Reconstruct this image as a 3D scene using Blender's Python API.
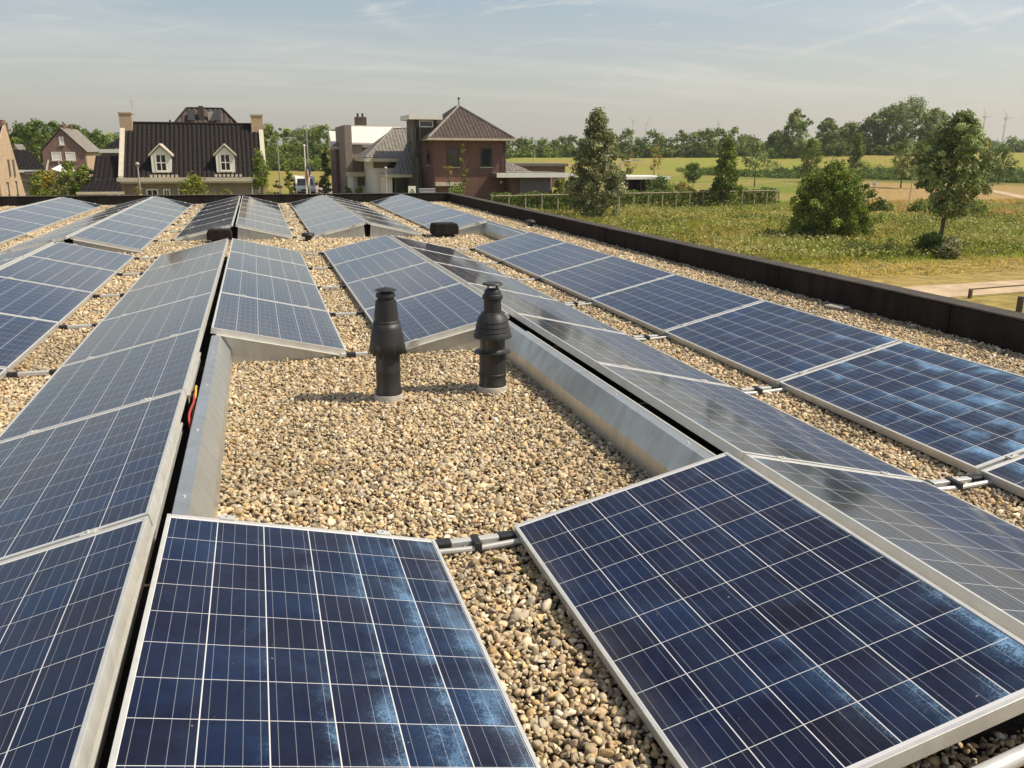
import bpy, math, random
import numpy as np
from mathutils import Vector, Matrix

for o in list(bpy.data.objects):
    bpy.data.objects.remove(o)
S = bpy.context.scene
COL = S.collection
rnd = random.Random(7)
R = math.radians

# ------------------------------------------------------------------ camera
EYE = 1.5203
F_PX, PITCH, YAW, ROLL = 848.89, 0.26697, 0.28735, 0.00554
_fw = Vector((math.sin(YAW)*math.cos(PITCH), math.cos(YAW)*math.cos(PITCH), -math.sin(PITCH)))
_ri = Vector((math.cos(YAW), -math.sin(YAW), 0.0))
_up = _ri.cross(_fw)
_x = _ri*math.cos(ROLL) + _up*math.sin(ROLL)
_y = _up*math.cos(ROLL) - _ri*math.sin(ROLL)
cd = bpy.data.cameras.new('camera')
cd.sensor_width = 36.0
cd.lens = F_PX/1024*36.0
cd.clip_start = 0.05
cd.clip_end = 30000
cam = bpy.data.objects.new('camera', cd)
COL.objects.link(cam)
m3 = Matrix((_x, _y, -_fw)).transposed()
cam.matrix_world = Matrix.Translation((0, 0, EYE)) @ m3.to_4x4()
S.camera = cam

def direction(px, py):
    return (_fw + _x*((px-512)/F_PX) - _y*((py-384)/F_PX))
def at(px, py, Y):
    """world point seen at photo position (px, py) on the upright plane y = Y"""
    d = direction(px, py)
    return Vector((0, 0, EYE)) + d*(Y/d.y)
def bearing(px):
    d = direction(px, 152)
    return math.atan2(d.x, d.y)

# ------------------------------------------------------------------ world, sun, exposure
SUN_EL = R(52.0)
SUN_DIR = Vector((0.950*math.cos(SUN_EL), -0.31*math.cos(SUN_EL), math.sin(SUN_EL))).normalized()
W = bpy.data.worlds.new('World')
S.world = W
W.use_nodes = True
wn = W.node_tree.nodes; wl = W.node_tree.links
wn.clear()
def N(nt, kind, **kw):
    n = nt.nodes.new(kind)
    for k, v in kw.items():
        if k == 'inp':
            for a, b in v.items():
                n.inputs[a].default_value = b
        else:
            setattr(n, k, v)
    return n
def Lk(nt, a, ao, b, bi):
    nt.links.new(a.outputs[ao], b.inputs[bi])
def mth(nt, op, a=None, b=None, c=None, clamp=False):
    n = nt.nodes.new('ShaderNodeMath'); n.operation = op; n.use_clamp = clamp
    for i, v in enumerate((a, b, c)):
        if v is None: continue
        if isinstance(v, (int, float)): n.inputs[i].default_value = v
        else: nt.links.new(v, n.inputs[i])
    return n.outputs[0]
def vmath(nt, op, a=None, b=None):
    n = nt.nodes.new('ShaderNodeVectorMath'); n.operation = op
    for i, v in enumerate((a, b)):
        if v is None: continue
        if isinstance(v, (tuple, list, Vector)): n.inputs[i].default_value = tuple(v)
        else: nt.links.new(v, n.inputs[i])
    return n
def mixc(nt, fac, a, b, mode='MIX'):
    n = nt.nodes.new('ShaderNodeMix'); n.data_type = 'RGBA'; n.blend_type = mode
    for i, v in ((0, fac), (6, a), (7, b)):
        if isinstance(v, (int, float)): n.inputs[i].default_value = v
        elif isinstance(v, (tuple, list)): n.inputs[i].default_value = (v[0], v[1], v[2], 1.0)
        else: nt.links.new(v, n.inputs[i])
    return n.outputs[2]
def ramp(nt, fac, stops):
    n = nt.nodes.new('ShaderNodeValToRGB')
    e = n.color_ramp.elements
    while len(e) < len(stops): e.new(0.5)
    for k, (p, c) in zip(e, stops):
        k.position = p
        k.color = (c, c, c, 1) if isinstance(c, (int, float)) else (c[0], c[1], c[2], 1)
    nt.links.new(fac, n.inputs[0])
    return n.outputs[0]

nt = W.node_tree
sky = N(nt, 'ShaderNodeTexSky', sky_type='NISHITA', sun_disc=False, sun_elevation=SUN_EL,
        sun_rotation=math.atan2(SUN_DIR.x, SUN_DIR.y), altitude=0.0, air_density=1.0, dust_density=1.8, ozone_density=1.0)
SKY_TINT = (0.94, 0.98, 0.99)
tint = mixc(nt, 1.0, sky.outputs[0], SKY_TINT, 'MULTIPLY')
geo = N(nt, 'ShaderNodeTexCoord')
sep = N(nt, 'ShaderNodeSeparateXYZ'); Lk(nt, geo, 'Generated', sep, 0)
zz = mth(nt, 'MAXIMUM', sep.outputs[2], 0.0)
den = mth(nt, 'ADD', zz, 0.07)
cx = mth(nt, 'DIVIDE', sep.outputs[0], den); cy = mth(nt, 'DIVIDE', sep.outputs[1], den)
comb = N(nt, 'ShaderNodeCombineXYZ'); nt.links.new(cx, comb.inputs[0]); nt.links.new(cy, comb.inputs[1])
mp = N(nt, 'ShaderNodeMapping'); mp.inputs['Rotation'].default_value = (0, 0, R(-25)); mp.inputs['Scale'].default_value = (0.16, 0.55, 1)
Lk(nt, comb, 0, mp, 0)
nz = N(nt, 'ShaderNodeTexNoise', inp={'Scale': 1.7, 'Detail': 7.0, 'Roughness': 0.62, 'Distortion': 0.9}); Lk(nt, mp, 0, nz, 0)
cl = ramp(nt, nz.outputs[0], [(0.44, 0.0), (0.68, 1.0)])
nz2 = N(nt, 'ShaderNodeTexNoise', inp={'Scale': 0.45, 'Detail': 3.0}); Lk(nt, comb, 0, nz2, 0)
cl = mth(nt, 'MULTIPLY', cl, ramp(nt, nz2.outputs[0], [(0.35, 0.25), (0.62, 1.0)]))
def trail(p0, p1, w, amt):
    d0 = direction(*p0).normalized(); d1 = direction(*p1).normalized()
    n = d0.cross(d1).normalized(); mid = (d0+d1).normalized(); along = n.cross(mid)
    half = abs(along.dot(d1))
    wob = N(nt, 'ShaderNodeTexNoise', inp={'Scale': 30.0, 'Detail': 3.0}); Lk(nt, geo, 'Generated', wob, 0)
    off = mth(nt, 'ABSOLUTE', vmath(nt, 'DOT_PRODUCT', geo.outputs['Generated'], n).outputs['Value'])
    al = mth(nt, 'ABSOLUTE', vmath(nt, 'DOT_PRODUCT', geo.outputs['Generated'], along).outputs['Value'])
    fro = mth(nt, 'GREATER_THAN', vmath(nt, 'DOT_PRODUCT', geo.outputs['Generated'], mid).outputs['Value'], 0.0)
    a = mth(nt, 'SUBTRACT', 1.0, mth(nt, 'DIVIDE', off, w), clamp=True)
    b = mth(nt, 'MULTIPLY', mth(nt, 'SUBTRACT', half, al), 18.0, clamp=True)
    r_ = mth(nt, 'MULTIPLY', mth(nt, 'MULTIPLY', a, b), fro)
    return mth(nt, 'MULTIPLY', r_, mth(nt, 'MULTIPLY', wob.outputs[0], amt))
tr = mth(nt, 'ADD', trail((760, 64), (968, 2), 0.0045, 0.38), trail((925, -5), (998, 38), 0.005, 0.6))
tr = mth(nt, 'ADD', tr, trail((350, 2), (440, 44), 0.010, 0.28))
cl = mth(nt, 'MULTIPLY', cl, mth(nt, 'MULTIPLY', mth(nt, 'SUBTRACT', zz, 0.012), 16.0, clamp=True))
cl = mth(nt, 'ADD', mth(nt, 'MULTIPLY', cl, 0.48), tr, clamp=True)
cloudy = mixc(nt, cl, tint, (8.6, 8.0, 7.0))
# thin slanting wisps
azm = mth(nt, 'ARCTAN2', sep.outputs[0], sep.outputs[1])
wc = N(nt, 'ShaderNodeCombineXYZ')
nt.links.new(mth(nt, 'ADD', mth(nt, 'MULTIPLY', azm, 3.0), mth(nt, 'MULTIPLY', zz, 9.0)), wc.inputs[0])
nt.links.new(mth(nt, 'SUBTRACT', mth(nt, 'MULTIPLY', zz, 34.0), mth(nt, 'MULTIPLY', azm, 7.0)), wc.inputs[1])
wz = N(nt, 'ShaderNodeTexNoise', inp={'Scale': 1.5, 'Detail': 8.0, 'Roughness': 0.66, 'Distortion': 1.2}); Lk(nt, wc, 0, wz, 0)
wf = mth(nt, 'MULTIPLY', ramp(nt, wz.outputs[0], [(0.56, 0.0), (0.76, 0.55)]), mth(nt, 'MULTIPLY', mth(nt, 'SUBTRACT', zz, 0.05), 14.0, clamp=True))
cloudy = mixc(nt, wf, cloudy, (8.4, 7.9, 7.0))
# dusty band low over the horizon
hz = mth(nt, 'POWER', mth(nt, 'SUBTRACT', 1.0, mth(nt, 'MULTIPLY', zz, 3.2), clamp=True), 2.0)
cloudy = mixc(nt, mth(nt, 'MULTIPLY', hz, 0.62), cloudy, (5.7, 5.3, 4.5))
bg = N(nt, 'ShaderNodeBackground'); bg.inputs['Strength'].default_value = 0.112
nt.links.new(cloudy, bg.inputs['Color'])
wo = N(nt, 'ShaderNodeOutputWorld'); Lk(nt, bg, 0, wo, 0)

sd = bpy.data.lights.new('sun', 'SUN')
sd.energy = 4.6; sd.angle = R(0.53); sd.color = (1.0, 0.90, 0.74)
sun = bpy.data.objects.new('sun', sd); COL.objects.link(sun)
sun.rotation_euler = SUN_DIR.to_track_quat('Z', 'Y').to_euler()
sun.location = (20, -10, 30)
S.view_settings.view_transform = 'Standard'
S.view_settings.look = 'None'
S.view_settings.exposure = 0.24
S.view_settings.gamma = 1.0
S.view_settings.use_curve_mapping = False

# ------------------------------------------------------------------ materials
def new_mat(name):
    m = bpy.data.materials.new(name); m.use_nodes = True
    m.node_tree.nodes.clear()
    out = m.node_tree.nodes.new('ShaderNodeOutputMaterial')
    p = m.node_tree.nodes.new('ShaderNodeBsdfPrincipled')
    m.node_tree.links.new(p.outputs[0], out.inputs[0])
    return m, m.node_tree, p, out
def simple(name, c, rough=0.6, metal=0.0, var=0.18, scale=6.0, bump=0.0, spec=0.5, bscale=None):
    m, nt, p, out = new_mat(name)
    tc = N(nt, 'ShaderNodeTexCoord')
    nz = N(nt, 'ShaderNodeTexNoise', inp={'Scale': scale, 'Detail': 5.0, 'Roughness': 0.6}); Lk(nt, tc, 'Object', nz, 0)
    f = ramp(nt, nz.outputs[0], [(0.3, 1.0-var), (0.7, 1.0+var)])
    c2 = mixc(nt, 1.0, c, f, 'MULTIPLY')
    nt.links.new(c2, p.inputs['Base Color'])
    p.inputs['Roughness'].default_value = rough; p.inputs['Metallic'].default_value = metal
    p.inputs['Specular IOR Level'].default_value = spec
    nt.links.new(mth(nt, 'ADD', mth(nt, 'MULTIPLY', mth(nt, 'SUBTRACT', nz.outputs[0], 0.5), 0.25), rough), p.inputs['Roughness'])
    if bump:
        b = N(nt, 'ShaderNodeBump', inp={'Strength': 1.0, 'Distance': bump})
        nb = N(nt, 'ShaderNodeTexNoise', inp={'Scale': bscale or scale*5, 'Detail': 4.0}); Lk(nt, tc, 'Object', nb, 0)
        Lk(nt, nb, 0, b, 'Height'); Lk(nt, b, 0, p, 'Normal')
    return m
def brick(name, c1, c2, mortar, var=0.25):
    m, nt, p, out = new_mat(name)
    tc = N(nt, 'ShaderNodeTexCoord')
    s = N(nt, 'ShaderNodeSeparateXYZ'); Lk(nt, tc, 'Object', s, 0)
    cb = N(nt, 'ShaderNodeCombineXYZ')
    nt.links.new(mth(nt, 'ADD', s.outputs[0], s.outputs[1]), cb.inputs[0]); nt.links.new(s.outputs[2], cb.inputs[1])
    b = N(nt, 'ShaderNodeTexBrick', inp={'Color1': (*c1, 1), 'Color2': (*c2, 1), 'Mortar': (*mortar, 1), 'Scale': 1.0,
          'Mortar Size': 0.008, 'Brick Width': 0.22, 'Row Height': 0.065, 'Bias': 0.0})
    Lk(nt, cb, 0, b, 0)
    nz = N(nt, 'ShaderNodeTexNoise', inp={'Scale': 1.3, 'Detail': 6.0, 'Roughness': 0.65}); Lk(nt, tc, 'Object', nz, 0)
    nz3 = N(nt, 'ShaderNodeTexNoise', inp={'Scale': 9.0, 'Detail': 3.0}); Lk(nt, tc, 'Object', nz3, 0)
    f = ramp(nt, mth(nt, 'ADD', mth(nt, 'MULTIPLY', nz.outputs[0], 0.5), mth(nt, 'MULTIPLY', nz3.outputs[0], 0.5)), [(0.3, 1-var), (0.7, 1+var)])
    nt.links.new(mixc(nt, 1.0, b.outputs[0], f, 'MULTIPLY'), p.inputs['Base Color'])
    p.inputs['Roughness'].default_value = 0.85
    return m
def vcol(name, rough=0.7, trans=0.0, var=0.2, scale=25.0, bump=0.0, bscale=40.0, spec=0.4):
    m, nt, p, out = new_mat(name)
    at_ = N(nt, 'ShaderNodeAttribute', attribute_name='Col')
    tc = N(nt, 'ShaderNodeTexCoord')
    nz = N(nt, 'ShaderNodeTexNoise', inp={'Scale': scale, 'Detail': 5.0, 'Roughness': 0.65}); Lk(nt, tc, 'Object', nz, 0)
    f = ramp(nt, nz.outputs[0], [(0.28, 1-var), (0.72, 1+var)])
    c = mixc(nt, 1.0, at_.outputs[0], f, 'MULTIPLY')
    nt.links.new(c, p.inputs['Base Color'])
    p.inputs['Roughness'].default_value = rough
    p.inputs['Specular IOR Level'].default_value = spec
    if bump:
        b = N(nt, 'ShaderNodeBump', inp={'Strength': 1.0, 'Distance': bump})
        nb = N(nt, 'ShaderNodeTexNoise', inp={'Scale': bscale, 'Detail': 6.0, 'Roughness': 0.7}); Lk(nt, tc, 'Object', nb, 0)
        Lk(nt, nb, 0, b, 'Height'); Lk(nt, b, 0, p, 'Normal')
    if trans:
        t = N(nt, 'ShaderNodeBsdfTranslucent'); nt.links.new(c, t.inputs[0])
        mx = N(nt, 'ShaderNodeMixShader'); mx.inputs[0].default_value = trans
        nt.links.new(p.outputs[0], mx.inputs[1]); nt.links.new(t.outputs[0], mx.inputs[2]); nt.links.new(mx.outputs[0], out.inputs[0])
    return m

M = {}
M['alu'] = simple('anodised_aluminium', (0.66, 0.64, 0.58), 0.42, 0.45, 0.08, 14.0, 0.0004, bscale=120)
M['black_plastic'] = simple('black_plastic', (0.022, 0.021, 0.02), 0.5, 0, 0.25, 20)
M['flue_gloss'] = simple('dark_flue_gloss', (0.035, 0.033, 0.03), 0.25, 0.2, 0.3, 14)
M['collar'] = simple('grey_roof_collar', (0.42, 0.38, 0.32), 0.6, 0.1, 0.25, 25)
def streaked(name, c, c2, rough, metal, spec, sc):
    m, nt, p, out = new_mat(name)
    tc = N(nt, 'ShaderNodeTexCoord'); mpp = N(nt, 'ShaderNodeMapping'); mpp.inputs['Scale'].default_value = sc
    Lk(nt, tc, 'Object', mpp, 0)
    n1 = N(nt, 'ShaderNodeTexNoise', inp={'Scale': 1.0, 'Detail': 6.0, 'Roughness': 0.65}); Lk(nt, mpp, 0, n1, 0)
    n2 = N(nt, 'ShaderNodeTexNoise', inp={'Scale': 2.2, 'Detail': 7.0, 'Roughness': 0.7}); Lk(nt, tc, 'Object', n2, 0)
    f = ramp(nt, mth(nt, 'ADD', mth(nt, 'MULTIPLY', n1.outputs[0], 0.6), mth(nt, 'MULTIPLY', n2.outputs[0], 0.4)), [(0.42, 0.0), (0.66, 1.0)])
    nt.links.new(mixc(nt, f, c, c2), p.inputs['Base Color'])
    p.inputs['Metallic'].default_value = metal; p.inputs['Specular IOR Level'].default_value = spec
    nt.links.new(mth(nt, 'ADD', mth(nt, 'MULTIPLY', f, 0.12), rough), p.inputs['Roughness'])
    return m
M['bitumen'] = streaked('bitumen_felt', (0.016, 0.013, 0.011), (0.042, 0.034, 0.027), 0.8, 0, 0.10, (5, 5, 0.6))
M['coping'] = streaked('parapet_capping_lit_tone', (0.055, 0.046, 0.038), (0.10, 0.085, 0.07), 0.75, 0, 0.2, (5, 5, 5))  # sunlit look of the parapet top put into a paler colour
M['flue'] = streaked('dark_flue_plastic', (0.022, 0.021, 0.019), (0.045, 0.042, 0.037), 0.42, 0, 0.4, (30, 30, 4))
M['zinc'] = streaked('galvanised_sheet', (0.62, 0.63, 0.60), (0.46, 0.45, 0.41), 0.36, 0.8, 0.5, (9, 9, 0.8))
M['deck'] = simple('gravel_bed_earth_shade', (0.075, 0.058, 0.04), 0.95, 0, 0.5, 60, 0.01)  # bed earth, coloured darker to deepen the shade between stones
M['render'] = simple('building_wall', (0.34, 0.30, 0.25), 0.85, 0, 0.15, 2)
M['stone'] = vcol('river_gravel', 0.68, 0, 0.22, 70.0, 0.0015, 200.0, 0.3)
M['leaf'] = vcol('leaves', 0.55, 0.27, 0.12, 3.0, spec=0.22)
M['blade'] = vcol('grass_blades', 0.7, 0.42, 0.1, 2.0, spec=0.2)
M['land'] = vcol('land', 0.95, 0, 0.42, 1.7, 0.05, 3.5, 0.1)
M['bark'] = simple('bark', (0.10, 0.075, 0.05), 0.9, 0, 0.35, 8, 0.01)
M['brick_dark'] = brick('brown_red_brick', (0.175, 0.066, 0.045), (0.125, 0.052, 0.04), (0.17, 0.13, 0.11))
M['brick_mid'] = brick('red_brown_brick', (0.22, 0.115, 0.08), (0.17, 0.09, 0.065), (0.25, 0.2, 0.17))
M['brick_tan'] = brick('sand_brick', (0.47, 0.32, 0.19), (0.40, 0.27, 0.165), (0.42, 0.36, 0.28))
M['brick_grey'] = brick('grey_brown_brick', (0.27, 0.20, 0.155), (0.22, 0.165, 0.13), (0.3, 0.26, 0.22))
M['tile_dark'] = simple('anthracite_roof_tile', (0.015, 0.0115, 0.0100), 0.65, 0, 0.3, 3.0, spec=0.15)
M['tile_brown'] = simple('brown_grey_roof_tile', (0.085, 0.064, 0.052), 0.6, 0, 0.3, 2.5, spec=0.2)
M['tile_grey'] = simple('grey_roof_tile', (0.20, 0.175, 0.145), 0.6, 0, 0.3, 2.5)
M['white'] = simple('white_paint', (0.78, 0.74, 0.66), 0.5, 0, 0.06, 2)
M['paleroof'] = simple('pale_roof_sheet', (0.68, 0.63, 0.55), 0.6, 0, 0.08, 1)
M['cream'] = simple('cream_trim', (0.55, 0.48, 0.37), 0.6, 0, 0.12, 2)
M['greydoor'] = simple('grey_panel_door', (0.16, 0.135, 0.125), 0.6, 0, 0.15, 2)
M['brownpanel'] = simple('brown_boarding', (0.14, 0.085, 0.06), 0.7, 0, 0.2, 3)
M['darkmetal'] = simple('dark_metal', (0.045, 0.042, 0.04), 0.45, 0.3, 0.2, 4)
M['steel'] = simple('galvanised_steel_post', (0.42, 0.41, 0.38), 0.5, 0.4, 0.1, 6)
M['wood'] = simple('weathered_wood', (0.38, 0.31, 0.22), 0.85, 0, 0.25, 9)
M['darkwood'] = simple('dark_wood', (0.09, 0.065, 0.045), 0.85, 0, 0.25, 9)
M['paper'] = simple('white_blind', (0.74, 0.70, 0.64), 0.8, 0, 0.05, 4)
M['flatroof'] = simple('flat_roof_felt', (0.13, 0.115, 0.10), 0.85, 0, 0.2, 2)
M['red'] = simple('red_cloth', (0.38, 0.11, 0.08), 0.8, 0, 0.1, 4)
M['blue'] = simple('blue_cloth', (0.07, 0.08, 0.16), 0.8, 0, 0.1, 4)
M['redcable'] = simple('red_cable', (0.42, 0.04, 0.035), 0.5, 0, 0.1, 10)
M['yellowcable'] = simple('yellow_cable', (0.55, 0.33, 0.05), 0.5, 0, 0.1, 10)
M['tyre'] = simple('tyre_rubber', (0.02, 0.02, 0.02), 0.8, 0, 0.1, 10)
M['sandpath'] = simple('sandy_path', (0.47, 0.345, 0.21), 0.95, 0, 0.22, 1.2, 0.02)
M['asphalt'] = simple('street_paving', (0.30, 0.24, 0.20), 0.9, 0, 0.2, 1.0)
M['turbine'] = simple('turbine_white', (0.62, 0.62, 0.62), 0.5, 0, 0.03, 0.1)
m, nt, p, out = new_mat('window_glass')
p.inputs['Base Color'].default_value = (0.02, 0.025, 0.028, 1); p.inputs['Roughness'].default_value = 0.06
p.inputs['Coat Weight'].default_value = 0.5
M['glass'] = m
m, nt, p, out = new_mat('lamp_glass')
p.inputs['Base Color'].default_value = (0.75, 0.73, 0.68, 1); p.inputs['Roughness'].default_value = 0.25
M['lampglass'] = m

# polycrystalline solar cells, laid out in the sheet's own coordinates (x down the slope, y along the row)
PW, PL = 0.966, 1.650
def cell_material():
    m, nt, p, out = new_mat('polycrystalline_cells')
    tc = N(nt, 'ShaderNodeTexCoord'); oi = N(nt, 'ShaderNodeObjectInfo')
    s = N(nt, 'ShaderNodeSeparateXYZ'); Lk(nt, tc, 'Object', s, 0)
    px_, py_ = 0.1565, 0.1600
    mx, my = (PW-6*px_)/2, 10*py_/2
    u = mth(nt, 'DIVIDE', mth(nt, 'SUBTRACT', s.outputs[0], mx), px_)
    v = mth(nt, 'DIVIDE', mth(nt, 'ADD', s.outputs[1], my), py_)
    fu = mth(nt, 'FRACT', u); fv = mth(nt, 'FRACT', v)
    iu = mth(nt, 'FLOOR', u); iv = mth(nt, 'FLOOR', v)
    du = mth(nt, 'ABSOLUTE', mth(nt, 'SUBTRACT', fu, 0.5)); dv = mth(nt, 'ABSOLUTE', mth(nt, 'SUBTRACT', fv, 0.5))
    gap = mth(nt, 'MAXIMUM', mth(nt, 'GREATER_THAN', du, 0.4900), mth(nt, 'GREATER_THAN', dv, 0.4932))
    outside = mth(nt, 'MAXIMUM', mth(nt, 'MAXIMUM', mth(nt, 'LESS_THAN', u, 0.0), mth(nt, 'GREATER_THAN', u, 6.0)),
                  mth(nt, 'MAXIMUM', mth(nt, 'LESS_THAN', v, 0.0), mth(nt, 'GREATER_THAN', v, 10.0)))
    white = mth(nt, 'MAXIMUM', gap, outside)
    # four fine silver ribbons in every cell, along the row
    b4 = mth(nt, 'ABSOLUTE', mth(nt, 'SUBTRACT', mth(nt, 'FRACT', mth(nt, 'MULTIPLY', fu, 4.0)), 0.5))
    bus = mth(nt, 'MULTIPLY', mth(nt, 'LESS_THAN', b4, 0.020), 0.40)
    rv = N(nt, 'ShaderNodeCombineXYZ'); nt.links.new(iu, rv.inputs[0]); nt.links.new(iv, rv.inputs[1])
    nt.links.new(mth(nt, 'MULTIPLY', oi.outputs['Random'], 731.0), rv.inputs[2])
    wnz = N(nt, 'ShaderNodeTexWhiteNoise', noise_dimensions='3D'); Lk(nt, rv, 0, wnz, 0)
    r1 = wnz.outputs['Value']
    sh = N(nt, 'ShaderNodeSeparateColor'); Lk(nt, wnz, 'Color', sh, 0)
    c = ramp(nt, r1, [(0.0, (0.0055, 0.0026, 0.0085)), (0.3, (0.0034, 0.0032, 0.0140)), (0.75, (0.0022, 0.0042, 0.0210)), (1.0, (0.0020, 0.0075, 0.0330))])
    pv = N(nt, 'ShaderNodeMapping'); Lk(nt, tc, 'Object', pv, 0)
    addv = vmath(nt, 'ADD', pv.outputs[0], None); Lk(nt, wnz, 'Color', addv, 1)
    vor = N(nt, 'ShaderNodeTexVoronoi', inp={'Scale': 230.0}); nt.links.new(addv.outputs[0], vor.inputs['Vector'])
    gsep = N(nt, 'ShaderNodeSeparateColor'); Lk(nt, vor, 'Color', gsep, 0)
    gr = ramp(nt, gsep.outputs[0], [(0.0, 0.78), (1.0, 1.22)])
    c = mixc(nt, 1.0, c, gr, 'MULTIPLY')
    c = mixc(nt, bus, c, (0.42, 0.42, 0.44))
    c = mixc(nt, white, c, (0.60, 0.585, 0.57))
    # dust and droppings
    dn = N(nt, 'ShaderNodeTexNoise', inp={'Scale': 3.0, 'Detail': 8.0, 'Roughness': 0.7})
    ad2 = vmath(nt, 'ADD', tc.outputs['Object'], None)
    rr = N(nt, 'ShaderNodeCombineXYZ')
    for i in range(3): nt.links.new(mth(nt, 'MULTIPLY', oi.outputs['Random'], 57.0+13*i), rr.inputs[i])
    Lk(nt, rr, 0, ad2, 1); nt.links.new(ad2.outputs[0], dn.inputs['Vector'])
    c = mixc(nt, ramp(nt, dn.outputs[0], [(0.45, 0.0), (0.8, 0.022)]), c, (0.45, 0.42, 0.36))
    low = mth(nt, 'MULTIPLY', mth(nt, 'SUBTRACT', s.outputs[0], PW-0.10), 11.0, clamp=True)
    c = mixc(nt, mth(nt, 'MULTIPLY', low, ramp(nt, dn.outputs[0], [(0.35, 0.01), (0.7, 0.10)])), c, (0.45, 0.40, 0.32))
    sp = N(nt, 'ShaderNodeTexNoise', inp={'Scale': 62.0, 'Detail': 2.0}); nt.links.new(ad2.outputs[0], sp.inputs['Vector'])
    spots = mth(nt, 'MULTIPLY', ramp(nt, sp.outputs[0], [(0.735, 0.0), (0.76, 0.5)]), ramp(nt, dn.outputs[0], [(0.52, 0.0), (0.60, 1.0)]))
    c = mixc(nt, spots, c, (0.55, 0.53, 0.48))
    nt.links.new(c, p.inputs['Base Color'])
    p.inputs['Roughness'].default_value = 0.42
    p.inputs['Specular IOR Level'].default_value = 0.15
    # glass front
    p.inputs['Coat Weight'].default_value = 1.0
    p.inputs['Coat Roughness'].default_value = 0.075
    p.inputs['Coat IOR'].default_value = 1.31
    # the fine silver fingers of the cells scatter light in one plane only (along the row); grains and cells sit slightly askew
    gn = N(nt, 'ShaderNodeNewGeometry')
    tg = N(nt, 'ShaderNodeVectorTransform', vector_type='VECTOR', convert_from='OBJECT', convert_to='WORLD')
    tg.inputs[0].default_value = (1, 0, 0)
    tt = tg.outputs[0]
    def along(k):
        n = vmath(nt, 'SCALE', tt); nt.links.new(k, n.inputs['Scale']); return n.outputs[0]
    wv = N(nt, 'ShaderNodeTexNoise', inp={'Scale': 7.0, 'Detail': 4.0, 'Roughness': 0.65}); nt.links.new(addv.outputs[0], wv.inputs['Vector'])
    k = mth(nt, 'MULTIPLY', mth(nt, 'SUBTRACT', gsep.outputs[0], 0.5), 0.085)
    k = mth(nt, 'ADD', k, mth(nt, 'MULTIPLY', mth(nt, 'SUBTRACT', sh.outputs[1], 0.5), 0.10))
    k = mth(nt, 'ADD', k, mth(nt, 'MULTIPLY', mth(nt, 'SUBTRACT', fu, 0.60), 0.24))
    k = mth(nt, 'ADD', k, mth(nt, 'MULTIPLY', mth(nt, 'SUBTRACT', wv.outputs[0], 0.52), 0.30))
    nn = vmath(nt, 'NORMALIZE', vmath(nt, 'ADD', gn.outputs['Normal'], along(k)).outputs[0])
    gl = N(nt, 'ShaderNodeBsdfAnisotropic', inp={'Roughness': 0.36, 'Anisotropy': 0.70})
    nt.links.new(tt, gl.inputs['Tangent'])
    gl.inputs['Color'].default_value = (0.30, 0.58, 0.95, 1)
    nt.links.new(nn.outputs[0], gl.inputs['Normal'])
    gm = N(nt, 'ShaderNodeMixShader')
    pm_ = N(nt, 'ShaderNodeTexNoise', inp={'Scale': 4.2, 'Detail': 3.0, 'Roughness': 0.6, 'Distortion': 0.6}); nt.links.new(ad2.outputs[0], pm_.inputs['Vector'])
    patchy = ramp(nt, pm_.outputs[0], [(0.40, 0.004), (0.68, 0.085)])
    nv_ = vmath(nt, 'DOT_PRODUCT', gn.outputs['Normal'], gn.outputs['Incoming']).outputs['Value']
    seen = mth(nt, 'MULTIPLY', mth(nt, 'SUBTRACT', nv_, 0.12), 4.0, clamp=True)   # at a flat angle the glass front lets little of it out
    nt.links.new(mth(nt, 'MULTIPLY', mth(nt, 'MULTIPLY', mth(nt, 'SUBTRACT', 1.0, white), patchy), seen), gm.inputs[0])
    nt.links.new(p.outputs[0], gm.inputs[1]); nt.links.new(gl.outputs[0], gm.inputs[2])
    nt.links.new(gm.outputs[0], out.inputs[0])
    return m
M['cells'] = cell_material()

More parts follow.
